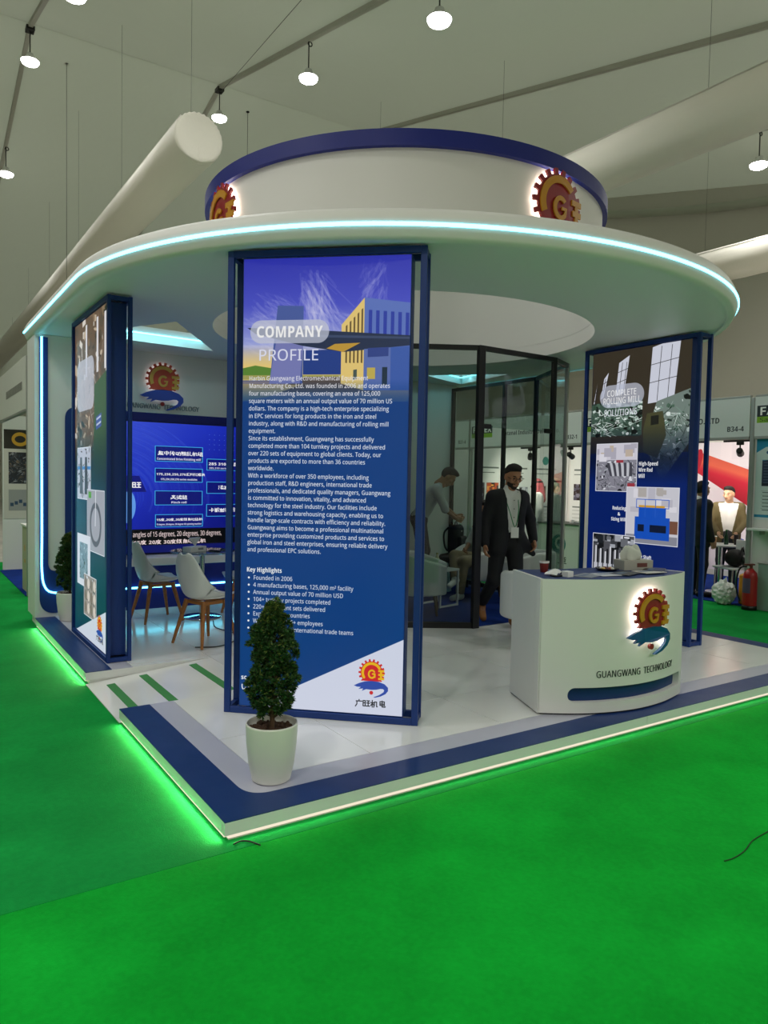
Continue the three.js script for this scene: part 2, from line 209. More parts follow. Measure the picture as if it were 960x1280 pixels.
const millPrint = ctex(786, 2048, (x, W, H) => {
  x.fillStyle = '#04206a'; x.fillRect(0, 0, W, H);
  windowsHall(x, W, 760);
  // rolling stands
  poly(x, [[0, 380], [430, 360], [420, 640], [0, 620]], '#2c3a34'); x.save(); x.beginPath(); x.rect(0, 380, 430, 260); x.clip(); x.translate(0, 390); machine(x, 430, 240, '#42594d', 120, GREEN); x.restore();
  x.save(); x.beginPath(); x.moveTo(540, 400); x.lineTo(W, 330); x.lineTo(W, 700); x.lineTo(600, 960); x.lineTo(450, 700); x.closePath(); x.clip(); x.translate(440, 330); machine(x, 346, 640, '#77877f', 150, GREEN); x.restore();
  poly(x, [[470, 480], [590, 470], [620, 640], [560, 800], [450, 760], [440, 600]], '#4a4a2e'); poly(x, [[500, 500], [560, 496], [560, 560], [500, 566]], '#1d1c14');
  x.fillStyle = lin(x, 0, 560, 0, 980, [0, 'rgba(4,14,40,0)'], [0.6, 'rgba(4,14,44,0.8)'], [1, 'rgba(4,32,106,1)']); x.fillRect(0, 560, W, 420);
  pill(x, 70, 250, 370, 170, 85, 'rgba(200,206,224,0.75)');
  txt(x, 'COMPLETE', 130, 334, 62, '#ffffff', { width: 250 }); txt(x, 'ROLLING MILL', 98, 390, 62, '#ffffff', { width: 316 }); txt(x, 'SOLUTIONS', 110, 480, 66, '#f2f4ff', { width: 280 });
  inBox(x, 60, 690, 340, 350, (q, w, h) => { machine(q, w, h, '#8d8c98', 60, GREY); q.fillStyle = '#d9d6e2'; q.fillRect(0, 0, w, h * 0.34); speck(q, w, h * 0.3, 10, ['#c9b9a9', '#b7b4c2', '#e8e6f0'], 30, 90); for (let i = 0; i < 9; i++) poly(q, [[90 + i * 24, 140], [110 + i * 24, 140], [150 + i * 20, 240], [120 + i * 20, 240]], i % 2 ? '#c8cad2' : '#4a4a54'); q.fillStyle = '#a33b46'; q.fillRect(170, 120, 60, 20); q.fillRect(270, 290, 60, 60); });
  txt(x, 'High-Speed', 416, 852, 40, '#fff', { bold: true, width: 152 }); txt(x, 'Wire Rod', 416, 896, 40, '#fff', { bold: true, width: 112 }); txt(x, 'Mill', 416, 940, 40, '#fff', { bold: true, width: 52 });
  inBox(x, 330, 1010, 400, 400, (q, w, h) => { q.fillStyle = '#d4d3dc'; q.fillRect(0, 0, w, h); speck(q, w, h * 0.5, 14, ['#e6e4ec', '#c2c0cc', '#b8b2ae'], 30, 120); q.fillStyle = '#7a5240'; q.fillRect(w - 70, 230, 70, 90); q.fillStyle = '#8d8f9c'; q.fillRect(0, h - 60, w, 60); q.fillStyle = '#1553c4'; q.fillRect(70, 210, 270, 160); q.fillRect(100, 140, 210, 90); q.fillStyle = '#d9a43a'; q.fillRect(100, 126, 200, 18); q.strokeStyle = '#2a62d0'; q.lineWidth = 5; q.strokeRect(80, 84, 250, 60); for (const a of [150, 230]) { q.beginPath(); q.moveTo(a, 84); q.lineTo(a, 210); q.stroke(); } q.fillStyle = '#0b1634'; q.fillRect(95, 265, 50, 50); q.fillRect(190, 265, 125, 52); });
  txt(x, 'Reducing', 268, 1180, 38, '#fff', { bold: true, align: 'center', width: 116 }); txt(x, '&', 268, 1222, 34, '#fff', { bold: true, align: 'center' }); txt(x, 'Sizing Mill', 264, 1262, 36, '#fff', { bold: true, align: 'center', width: 124 });
  inBox(x, 52, 1370, 350, 350, (q, w, h) => { q.fillStyle = '#55565c'; q.fillRect(0, 0, w, h); speck(q, w, h * 0.35, 40, GREY, 10, 70); q.fillStyle = '#7f8088'; q.fillRect(0, h - 50, w, 50); for (let i = 0; i < 8; i++) { const a = 20 + i * 42; q.fillStyle = '#d7d9e0'; q.fillRect(a, 90 + (i % 3) * 20, 14, 200 - (i % 3) * 15); q.fillStyle = '#c6c8d2'; q.fillRect(a - 8, 220, 30, 60); q.fillStyle = '#191b20'; q.fillRect(a + 16, 110, 14, 110); } });
  txt(x, 'Gear Shaft', 478, 1522, 36, '#fff', { bold: true, align: 'center', width: 128 }); txt(x, '&', 478, 1562, 34, '#fff', { bold: true, align: 'center' }); txt(x, 'Components', 482, 1602, 36, '#fff', { bold: true, align: 'center', width: 156 });
  inBox(x, 186, 1720, 390, 300, (q, w, h) => { q.fillStyle = '#8b8a92'; q.fillRect(0, 0, w, h); poly(q, [[0, 0], [w, 40], [w, 140], [0, 90]], '#5b565c'); q.fillStyle = '#6a3a40'; q.fillRect(w * 0.4, 20, 90, 40); for (let i = 0; i < 4; i++) { q.fillStyle = '#cfd0da'; q.fillRect(30 + i * 80, 100, 50, 70); } q.fillStyle = '#4aa0e8'; q.fillRect(50, 190, 120, 60); q.fillStyle = '#2f7a4a'; q.fillRect(0, 140, 24, 110); });
  txt(x, 'High-Speed', 592, 1820, 36, '#fff', { bold: true, width: 154 }); txt(x, 'Finishing', 612, 1898, 36, '#fff', { bold: true, width: 116 });
});
const plantPrint = ctex(786, 2048, (x, W, H) => {
  x.fillStyle = '#0a3f57'; x.fillRect(0, 0, W, H);
  x.save(); machine(x, W, 900, '#6c5240', 170, ['#3a2b22', '#8b7258', '#c9b39a', '#1c1a18', '#e6ddd2', '#5a4a3e']); x.restore();
  for (const a of [0.36, 0.7, 0.92]) { x.fillStyle = '#e9e6ea'; x.fillRect(W * a, 40, 40, 330); }
  poly(x, [[500, 440], [W, 380], [W, 950], [480, 1000]], '#3b5c36'); poly(x, [[540, 640], [660, 620], [660, 700], [540, 720]], '#3f56a4'); for (let i = 0; i < 2; i++) poly(x, [[550, 650 + i * 34], [650, 634 + i * 34], [650, 646 + i * 34], [550, 662 + i * 34]], '#cfd6ea');
  x.fillStyle = lin(x, 0, 700, 0, 1100, [0, 'rgba(8,30,40,0)'], [0.7, 'rgba(8,42,58,0.9)'], [1, '#0a3f57']); x.fillRect(0, 700, W, 400);
  pill(x, 60, 250, 430, 330, 70, 'rgba(206,208,222,0.82)');
  inBox(x, 70, 820, 340, 330, (q, w, h) => { machine(q, w, h, '#c4c8d8', 40, GREY); q.fillStyle = '#3e8ad0'; q.fillRect(0, 120, w, 20); poly(q, [[70, 60], [120, 60], [150, 300], [60, 300]], '#5a5f6a'); poly(q, [[200, 60], [250, 60], [280, 300], [190, 300]], '#444955'); });
  inBox(x, 330, 1090, 400, 380, (q, w, h) => { q.fillStyle = '#a9acb8'; q.fillRect(0, 0, w, h); q.strokeStyle = '#5f6370'; q.lineWidth = 34; q.beginPath(); q.arc(200, 210, 120, 0, 7); q.stroke(); q.strokeStyle = '#eef0f6'; q.lineWidth = 14; q.beginPath(); q.moveTo(205, 0); q.lineTo(195, 220); q.stroke(); q.fillStyle = '#5fae4a'; q.fillRect(30, 10, 70, 40); });
  inBox(x, 70, 1390, 330, 330, (q, w, h) => { q.fillStyle = '#e3e7f2'; q.fillRect(0, 0, w, h); q.save(); q.beginPath(); q.rect(60, 50, 210, 240); q.clip(); machine(q, w, h, '#7f98a8', 80, ['#2f4a5a', '#8fb0c0', '#cfe0ea', '#1d2a33', '#5f7f92']); q.restore(); });
  inBox(x, 250, 1640, 300, 260, (q, w, h) => { machine(q, w, h, '#a59a98', 30, GREY); for (let i = 0; i < 12; i++) { q.fillStyle = i % 2 ? '#e4d8cf' : '#8a7a74'; q.beginPath(); q.ellipse(40 + (i % 4) * 72, 50 + Math.floor(i / 4) * 80, 30, 34, 0, 0, 7); q.fill(); } });
  triangleCorner(x, W, H, 1790, '#dde6f4');
});
const screenPrint = ctex(1600, 1536, (x, W, H) => {
  x.fillStyle = lin(x, 0, 0, W, H, [0, '#3a52d8'], [0.3, '#1a30c0'], [0.6, '#0a1690'], [1, '#050a52']); x.fillRect(0, 0, W, H);
  x.globalAlpha = 0.5; for (let i = 0; i < 90; i++) { x.strokeStyle = rnd() > 0.5 ? 'rgba(120,160,255,0.35)' : 'rgba(70,110,255,0.3)'; x.lineWidth = rr(1, 8); x.beginPath(); const a = rr(-0.9, 0.1) ; x.arc(-60, 880, 160 + i * 9, a - 0.8, a + rr(0.1, 0.9)); x.stroke(); } x.globalAlpha = 1;
  x.fillStyle = 'rgba(120,190,255,0.8)'; x.beginPath(); x.ellipse(120, 980, 90, 200, 0, 0, 7); x.fill();
  const box = (a, b, w, h) => { x.fillStyle = 'rgba(6,14,110,0.85)'; x.fillRect(a, b, w, h); x.strokeStyle = '#3fb4ee'; x.lineWidth = 7; x.strokeRect(a, b, w, h); };
  box(385, 274, 450, 178); han(x, '集中传动精轧机组', 412, 376, 52, '#fff', 0.13); txt(x, 'Concentrated Drive Finishing mill', 610, 436, 38, '#eef', { align: 'center', width: 420, bold: true });
  box(385, 536, 450, 160); han(x, '175,230,250,270系列化模块', 396, 618, 36, '#fff', 0.13); txt(x, '175,230,250,270 series modules', 610, 676, 32, '#eef', { align: 'center', width: 350, bold: true });
  box(385, 804, 450, 166); han(x, '夹送辊', 532, 900, 52, '#fff', 0.13); txt(x, 'Pinch roll', 610, 952, 34, '#eef', { align: 'center', width: 150, bold: true });
  box(390, 1086, 450, 146); han(x, '15度,20度,30度倾角吐丝机', 398, 1160, 36, '#fff', 0.13); txt(x, '15 degree, 20 degree, 30 degree tilt spinning machine', 614, 1212, 28, '#eef', { align: 'center', width: 430, bold: true });
  box(880, 409, 330, 136); han(x, '285 310', 896, 484, 48, '#fff', 0.13); han(x, '机组', 1084, 484, 48, '#fff', 0.13); txt(x, '285,310 series', 900, 530, 30, '#dde', { width: 200, bold: true });
  box(880, 690, 330, 140); han(x, '活套', 1000, 776, 52, '#fff', 0.13);
  box(880, 966, 330, 146); han(x, '卡断剪碎断', 906, 1056, 52, '#fff', 0.13);
  poly(x, [[60, 630], [240, 630], [306, 817], [60, 817]], 'rgba(8,12,110,0.85)'); han(x, '旺', 182, 770, 80, '#fff', 0.13);
  for (let i = 0; i < 24; i++) { x.fillStyle = '#7fa6ff'; x.fillRect(900 + (i % 6) * 50, 110 + Math.floor(i / 6) * 60, 5, 6); }
  x.fillStyle = '#010103'; x.fillRect(0, 1256, W, 190); x.fillStyle = '#060f62'; x.fillRect(0, 1446, W, H - 1446);
  txt(x, 'angles of 15 degrees, 20 degrees, 30 degrees,', 184, 1345, 80, '#f4dede', { width: 850 });
  han(x, '15度 20度 30度倾角吐丝机', 190, 1432, 56, '#f4dede', 0.13);
});
const fasciaPrint = (name, no, after) => ctex(1500, 270, (x, W, H) => {
  x.fillStyle = '#d5d9d8'; x.fillRect(0, 0, W, H);
  poly(x, [[16, 70], [330, 70], [330, 122], [16, 122]], '#10202a'); x.fillStyle = '#10202a'; x.fillRect(16, 62, 320, 76); x.fillStyle = '#7fae1f'; x.fillRect(16, 138, 320, 42);
  txt(x, 'FABEX', 30, 128, 78, '#f2f4f0', { bold: true, width: 292 }); txt(x, 'Saudi', 34, 172, 36, '#17320c', { width: 150 });
  txt(x, name, after, 168, 56, '#2a3034', { bold: true }); txt(x, no, W - 40, 232, 50, '#2a3034', { bold: true, align: 'right' });
});
const pipePrint = ctex(1024, 860, (x, W, H) => {
  x.fillStyle = '#f1e9f0'; x.fillRect(0, 0, W, H); speck(x, W, H, 30, ['rgba(255,240,250,0.4)', 'rgba(230,214,232,0.25)'], 60, 260);
  x.fillStyle = lin(x, 160, 60, 90, 300, [0, '#e05a48'], [0.35, '#ee6a50'], [0.55, '#d8203c'], [1, '#b4102c']); poly(x, [[70, 60], [420, 180], [760, 300], [760, 620], [400, 400], [60, 200]], x.fillStyle); x.fillStyle = '#c41a34'; x.beginPath(); x.ellipse(66, 130, 34, 90, 0.3, 0, 7); x.fill(); x.fillStyle = '#3a3438'; x.beginPath(); x.ellipse(46, 120, 20, 60, 0.3, 0, 7); x.fill();
  poly(x, [[0, 560], [420, 640], [420, 700], [0, 640]], '#3a56b8'); speck(x, 400, 120, 0, ['#fff'], 1, 2);
});
const steelPosters = ctex(1024, 800, (x, W, H) => {
  x.fillStyle = '#e7ebe6'; x.fillRect(0, 0, W, H); x.strokeStyle = '#aab2ac'; x.lineWidth = 4; for (const a of [300, 620]) { x.beginPath(); x.moveTo(a, 0); x.lineTo(a, H); x.stroke(); }
  const hot = (a, b, w, h, c0, c1) => inBox(x, a, b, w, h, (q, ww, hh) => { q.fillStyle = c0; q.fillRect(0, 0, ww, hh); speck(q, ww, hh, 26, [c1, c0, '#2a1712'], 8, 40); }, '#cfd4d0', 2);
  hot(40, 300, 80, 130, '#5a5868', '#8a8898'); hot(140, 300, 120, 140, '#c8562a', '#ffb04a'); hot(360, 330, 90, 90, '#7a6a3a', '#c9b46a'); hot(480, 330, 90, 90, '#8a8f98', '#cfd4da'); hot(660, 320, 110, 110, '#6a5a3a', '#b59a5a'); hot(820, 320, 110, 110, '#4a4438', '#a08a58');
  x.fillStyle = '#2f8f80'; x.beginPath(); x.arc(760, 120, 34, 0, 7); x.fill();
  for (const [a, w] of [[30, 240], [330, 250], [650, 320]]) for (let i = 0; i < 9; i++) { x.fillStyle = i % 4 ? '#b6bcb6' : '#6f7a74'; x.fillRect(a, 480 + i * 30, w * (0.6 + 0.4 * hash2(i, a, 3)), i % 4 ? 5 : 10); } for (const a of [40, 340, 660]) { x.fillStyle = '#68726c'; x.fillRect(a, 180, 220, 12); x.fillRect(a, 220, 180, 6); }
});
const companyPoster = ctex(512, 1024, (x, W, H) => {
  x.fillStyle = '#d7e2e2'; x.fillRect(0, 0, W, H); poly(x, [[0, 0], [W, 0], [W, 110], [300, 60], [60, 110], [0, 180]], '#1f8fb8'); txt(x, 'COMPANY', 60, 200, 62, '#1d4f86', { bold: true, width: 330 });
  x.fillStyle = '#2f88b0'; x.fillRect(40, 270, 440, 330); poly(x, [[40, 280], [110, 270], [180, 560], [180, 600], [40, 600]], '#2b3550'); poly(x, [[190, 320], [260, 320], [260, 600], [190, 600]], '#cfd8dc'); for (let i = 0; i < 8; i++) { x.fillStyle = '#5a6a84'; x.fillRect(50, 300 + i * 36, 90 + i * 5, 8); } x.fillStyle = '#1c2436'; x.fillRect(40, 560, 440, 40);
  for (let i = 0; i < 6; i++) { x.fillStyle = '#93a2a4'; x.fillRect(40, 660 + i * 44, 420, 4); x.fillStyle = '#54666a'; x.fillRect(48, 676 + i * 44, 90, 10); x.fillRect(260, 676 + i * 44, 120, 8); } x.fillStyle = '#2b8ab4'; x.fillRect(0, 960, W, 34);
});
const leftPoster = ctex(512, 1024, (x, W, H) => {
  x.fillStyle = '#cfccc0'; x.fillRect(0, 0, W, H); x.fillStyle = '#2a261c'; x.fillRect(0, 0, 420, 220); x.fillStyle = '#b8b41e'; x.fillRect(420, 0, 92, 220); x.strokeStyle = '#d6a22a'; x.lineWidth = 40; x.beginPath(); x.ellipse(210, 110, 90, 60, 0, 0, 7); x.stroke();
  inBox(x, 60, 260, 420, 360, (q, w, h) => machine(q, w, h, '#23262c', 120, ['#1a1c22', '#3a3c40', '#6b5a48', '#8a8c90', '#2c3a4a']), '#b9b6aa', 3); inBox(x, 60, 690, 420, 240, (q, w, h) => { q.fillStyle = '#9a9c98'; q.fillRect(0, 0, w, h); for (let i = 0; i < 7; i++) { q.fillStyle = '#2f4a66'; q.fillRect(20 + i * 56, 150 - (i % 3) * 18, 44, 40); } }, '#b9b6aa', 3);
});
// ---------------------------------------------------------------- the hall: carpeted floor, tent roof and walls
const RIDGE = { y: 12.9, z: -17.9, s: 0.23 }, roofY = (z) => RIDGE.y - RIDGE.s * Math.abs(z - RIDGE.z);
const HX0 = -18.3, HX1 = 21.7, HZ0 = -46, HZ1 = 12;
{
  const f = struct('floor', 'green exhibition carpet laid over the hall floor in two rolls');
  // two rolls, the rear one a darker, bluer green, meet in a sharp seam just in front of the platform
  obj('carpet_sheet', worldUV(bb(-3, -0.03, 0.075, 8.5, 0, 4), 0, 2), M.carpet, f);
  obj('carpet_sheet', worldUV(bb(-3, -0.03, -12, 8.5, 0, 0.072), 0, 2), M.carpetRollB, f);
  for (const [x0, z0, x1, z1] of [[HX0, HZ0, -3, HZ1], [8.5, HZ0, HX1, HZ1], [-3, 4, 8.5, HZ1], [-3, HZ0, 8.5, -12]]) obj('grey_floor', worldUV(bb(x0, -0.03, z0, x1, -0.002, z1), 0, 2), M.floorGrey, f);  // floor out of view, added in grey so bounced light turns less green
  obj('slab', bb(HX0, -0.2, HZ0, HX1, -0.03, HZ1), M.panel, f);
  const c = struct('ceiling', 'off-white tent membrane of the hall roof, two slopes meeting at a ridge');
  for (const [za, zb] of [[RIDGE.z, HZ1 + 0.3], [HZ0 - 0.3, RIDGE.z]]) {
    const len = Math.hypot(zb - za, roofY(zb) - roofY(za)), g = worldUV(bx(HX1 - HX0 + 0.4, 0.05, len), 0, 2);
    g.rotateX(-Math.atan2(roofY(zb) - roofY(za), zb - za)).translate((HX0 + HX1) / 2, (roofY(za) + roofY(zb)) / 2 + 0.1, (za + zb) / 2); obj('roof_membrane', g, M.tent, c);
  }
  const gable = flatShape([[HZ0, 0], [HZ1, 0], [HZ1, roofY(HZ1) + 0.1], [RIDGE.z, RIDGE.y + 0.1], [HZ0, roofY(HZ0) + 0.1]]);
  for (const [n, x] of [['wall_right', HX1], ['wall_left', HX0 - 0.1]]) { const w = struct(n, 'beige fabric gable wall at the end of the tent hall'); const g = new THREE.ExtrudeGeometry(gable, { depth: 0.1, bevelEnabled: false }).rotateY(-Math.PI / 2).translate(x + 0.1, 0, 0); obj('membrane', worldUV(g, 2, 1), M.tentWall, w); }
  for (const [n, z] of [['wall_front', HZ1], ['wall_back', HZ0 - 0.1]]) { const w = struct(n, 'beige fabric side wall of the tent hall'); obj('membrane', worldUV(bb(HX0, 0, z, HX1, roofY(HZ1) + 0.2, z + 0.1), 0, 1), M.tentWall, w); }
  // fabric edge where the roof meets the gable
  const tr = struct('trim_1', 'scalloped fabric edge along the top of the gable wall');
  const pts = []; for (let i = 0; i <= 60; i++) { const z = HZ0 + (HZ1 - HZ0) * i / 60; pts.push([HX1 - 0.15, roofY(z) - 0.35 - 0.28 * Math.abs(Math.sin((z - 1.2) * Math.PI / 10)) ** 0.6, z]); }
  obj('hem', tube(pts, 0.14, 240, 8), M.tent, tr);
}
// roof beams: one thing per bay, bent over the ridge
for (const x of [-13.32, -8.32, -3.32, 1.68, 6.68, 11.68, 16.68]) {
  const t = thing('roof_beam', 'grey metal roof beam bent over the ridge of the tent', 'beam', [x, 0, 0], 0, 'roof beams of the tent');
  for (const [za, zb] of [[RIDGE.z, HZ1], [HZ0, RIDGE.z]]) { const len = Math.hypot(zb - za, roofY(zb) - roofY(za)); obj('rafter', bx(0.1, 0.1, len).rotateX(-Math.atan2(roofY(zb) - roofY(za), zb - za)).translate(0, (roofY(za) + roofY(zb)) / 2, (za + zb) / 2), M.beam, t); }
  obj('ridge_joint', bx(0.2, 0.1, 0.24, 0, RIDGE.y - 0.08, RIDGE.z), M.steel, t);
}
// hanging lamps of the hall
let lamp0 = null;
function hallLamp(x, z, drop = 0.8) {
  const y = roofY(z) - 0.08 - drop;
  let t;
  if (!lamp0) {
    t = lamp0 = thing('hanging_lamp', 'round white lamp hanging on a short cable from a roof beam', 'lamp', [x, y, z], 0, 'hanging lamps of the hall');
    obj('cable', bar([0, 0.2, 0], [0, drop + 0.08, 0], 0.014), M.steel, t);
    obj('hook', new THREE.TorusGeometry(0.05, 0.014, 6, 16).translate(0.03, drop - 0.02, 0), M.steel, t);
    obj('housing', lathe([[0.001, 0.2], [0.08, 0.2], [0.1, 0.12], [0.2, 0.05], [0.21, 0.01], [0.2, 0.01]], 24), M.plastic, t);
    obj('lamp_lens', lathe([[0.001, -0.1], [0.1, -0.085], [0.19, -0.04], [0.215, 0.01], [0.215, 0.02], [0.001, 0.02]], 24), M.lampGlow, t);
  } else t = dup(lamp0, undefined, [x, y, z], 0);
  const l = new THREE.SpotLight(0xfffdf8, HALL_LAMP, 0, 1.42, 0.35, 2); l.position.set(x, y - 0.13, z); l.target.position.set(x, 0, z); l.shadow.radius = 8; l.castShadow = true; l.name = 'hall_lamp'; scene.add(l, l.target);
}
for (const [x, zs] of [[-8.32, [-2.4, 7.6]], [-3.32, [-7.4, -2.4, 2.6, 7.6]], [1.68, [-22.9, -17.9, -12.3, -7.4, 7.6]], [6.68, [-17.9, -12.3, -7.4, 7.6]], [11.68, [-2.4, 2.6, 7.6]], [16.68, [-7.4, -2.4]]]) for (const z of zs) hallLamp(x, z);
// fabric air ducts
function duct(x, y, r, z0, z1, label) {
  const t = thing('air_duct', label, 'duct', [x, y, 0], 0, 'fabric air ducts under the roof');
  const n = 40, m = 120, g = new THREE.CylinderGeometry(r, r, z0 - z1, n, m, true).rotateX(Math.PI / 2).translate(0, 0, (z0 + z1) / 2), p = g.attributes.position;
  for (let i = 0; i < p.count; i++) { const a = Math.atan2(p.getY(i), p.getX(i)), z = p.getZ(i), k = 1 + 0.012 * Math.sin(a * 9 + z * 1.3) * Math.sin(z * 2.1) + 0.008 * Math.sin(z * 7 + a * 3); p.setX(i, p.getX(i) * k); p.setY(i, p.getY(i) * k); }
  g.computeVertexNormals(); obj('sleeve', g, M.duct, t);
  const cap = lathe([[r, 0], [r * 0.99, 0.03], [r * 0.93, 0.07], [r * 0.8, 0.05], [r * 0.5, 0.04], [0.001, 0.035]], 60), q = cap.attributes.position;
  for (let i = 0; i < q.count; i++) { const a = Math.atan2(q.getZ(i), q.getX(i)), d = Math.hypot(q.getX(i), q.getZ(i)) / r, k = 1 + 0.012 * Math.sin(a * 31) * d; q.setX(i, q.getX(i) * k); q.setZ(i, q.getZ(i) * k); q.setY(i, q.getY(i) + 0.012 * Math.sin(a * 31) * d); }
  cap.computeVertexNormals(); obj('end_cap', cap.clone().rotateX(Math.PI / 2).translate(0, 0, z0), M.duct, t); obj('end_cap', cap.clone().rotateX(-Math.PI / 2).translate(0, 0, z1), M.duct, t);
  obj('seam', [bx(0.02, 0.025, z0 - z1, -r * 0.72, r * 0.72, (z0 + z1) / 2)], M.duct, t);
  for (let z = z0 - 0.4; z > Math.max(z1, z0 - 26); z -= 5) obj('suspension_wire', bar([0, r - 0.02, z], [0, roofY(z) - y - 0.05, z], 0.003), M.steel, t);
}
duct(3.32, 7.67, 0.44, -10.0, -44, 'white fabric air duct with gathered round end beside the booth tower');
duct(10.0, 7.67, 0.46, 11, -44, 'long white fabric air duct passing behind the round booth tower');
duct(17.6, 7.67, 0.46, 11, -44, 'white fabric air duct nearest to the gable wall');
// thin wires hanging from the roof
for (const [x, y0, y1, z, l] of [[2.72, 12.75, 3.6, -18.9, 'thin wire hanging from the roof beside the left booths'], [7.85, 12.8, 8.0, -18.6, 'short double wire hanging from the roof behind the blue tower rim']]) { const t = thing('hanging_wire', l, 'wire', [x, 0, z]); obj('wire', bar([0, y0, 0], [0, y1, 0], 0.006), M.steel, t); obj('anchor', cyl(0.05, 0.05, 0.05, 0, y0, 0, 10), M.steel, t); }
{ const t = thing('brace_cable', 'thin steel brace cable slanting down from the roof ridge joint', 'cable'); obj('cable', bar([6.7, 12.75, -17.8], [5.05, 10.4, -7.2], 0.006), M.steel, t); }
// ---------------------------------------------------------------- the booth: platform
const P = 0.1;
function rectArea(color, intensity, w, h, pos, target) { const l = new THREE.RectAreaLight(color, intensity, w, h); l.position.set(...pos); l.lookAt(...target); l.name = 'led_light'; scene.add(l); return l; }
{
  const t = thing('booth_platform', 'low white exhibition platform with a blue border and glowing lower edge', 'platform');
  const notchX = 1.02, n0 = -1.9, n1 = -2.95, B = -5.895;
  obj('deck', prism(plan([[0.03, -0.03], [5.97, -0.03], [5.97, B], [0.03, B], [0.03, n1 - 0.005], [notchX, n1 - 0.005], [notchX, n0 + 0.005], [0.03, n0 + 0.005]]), 0.0, 0.094), M.white, t);
  // skirting boards, raised off the carpet
  const sk = (x0, z0, x1, z1) => obj('skirting_board', bb(x0, 0.036, z0, x1, P - 0.004, z1), M.whiteGloss, t);
  sk(0, -0.03, 3.0, 0); sk(3.004, -0.03, 6, 0); sk(0, n0, 0.03, -0.032); sk(0, -5.5, 0.03, n1); sk(5.97, B, 6, -0.032);
  sk(0.03, n0, notchX, n0 + 0.006); sk(0.03, n1 - 0.006, notchX, n1);
  // blue border with a rounded inner corner
  const s = new THREE.Shape(); s.moveTo(0, 0); s.lineTo(6, 0); s.lineTo(6, -B); s.lineTo(5.8, -B); s.lineTo(5.8, 0.2); s.lineTo(0.33, 0.2); s.quadraticCurveTo(0.2, 0.2, 0.2, 0.35); s.lineTo(0.2, -n0); s.lineTo(0, -n0); s.closePath();
  obj('border_strip', prism(s, P - 0.004, P, 0, 12), M.blueVinyl, t);
  obj('border_strip', bb(0, P - 0.004, -5.5, 0.2, P, n1), M.blueVinyl, t);
  const s2 = new THREE.Shape(); s2.moveTo(0.33, 0.2); s2.lineTo(5.8, 0.2); s2.lineTo(5.8, 0.38); s2.lineTo(0.36, 0.38); s2.lineTo(0.36, -n0); s2.lineTo(0.2, -n0); s2.lineTo(0.2, 0.35); s2.quadraticCurveTo(0.2, 0.2, 0.33, 0.2);
  obj('inner_strip', prism(s2, P - 0.004, P - 0.0005, 0, 12), M.lilac, t);
  obj('inner_strip', bb(0.2, P - 0.004, -5.5, 0.36, P - 0.0005, n1), M.lilac, t);
  // floor tiles
  const xs = [0.36, 1.02, 2.03, 3.03, 4.03, 5.03, 5.8], zs = [-0.38, -1.02, n0, -2.03, n1, -3.03, -4.03, -5.03, -5.9], ga = 0.0022;
  for (let i = 0; i + 1 < xs.length; i++) for (let j = 0; j + 1 < zs.length; j++) {
    if (i === 0 && zs[j] <= n0 && zs[j] > n1) continue;
    let z0 = zs[j], z1 = zs[j + 1];
    if (i > 0) { if (z1 === n0) z1 = -2.03; else if (z0 === n0) continue; else if (z1 === n1) z1 = -3.03; else if (z0 === n1) continue; }
    obj('floor_tile', worldUV(bb(xs[i] + ga, P - 0.006, z1 + ga, xs[i + 1] - ga, P - hash2(i, j, 1) * 0.0006, z0 - ga), 0, 2, 0.5), M.tile, t);
  }
  // ramp in the notch with three grip strips
  const rs = flatShape([[0, 0.002], [notchX, 0.002], [notchX, P - 0.001], [0, 0.008]]);
  const ramp = obj('ramp', new THREE.ExtrudeGeometry(rs, { depth: n0 - n1 - 0.012, bevelEnabled: false }).translate(0, 0, n1 + 0.006), M.tile, t);
  const ang = Math.atan2(P - 0.009, notchX);
  for (const [x, za, zb] of [[0.155, -2.0, -2.8], [0.42, -2.03, -2.86], [0.83, -2.0, -2.86]]) obj('grip_strip', bx(0.062, 0.004, za - zb).rotateZ(ang).translate(x, 0.009 + x * Math.tan(ang), (za + zb) / 2), M.tapeGreen, ramp);
  // light strips under the skirting
  const led = (x0, z0, x1, z1) => obj('led_strip', bb(x0, 0.018, z0, x1, 0.031, z1), M.ledWarm, t);
  led(0.02, -0.026, 5.98, -0.008); led(0.008, n0 + 0.01, 0.026, -0.03); led(0.008, -5.45, 0.026, n1 - 0.05);
  rectArea(0xffecc8, 10, 5.96, 0.016, [3, 0.026, -0.004], [3, 0.0, 0.16]); rectArea(0xffecc8, 60, 1.84, 0.016, [0.004, 0.027, n0 / 2], [-0.16, 0.015, n0 / 2]); rectArea(0xffecc8, 85, 2.45, 0.016, [0.004, 0.027, (n1 - 5.45) / 2], [-0.16, 0.015, (n1 - 5.45) / 2]);
}
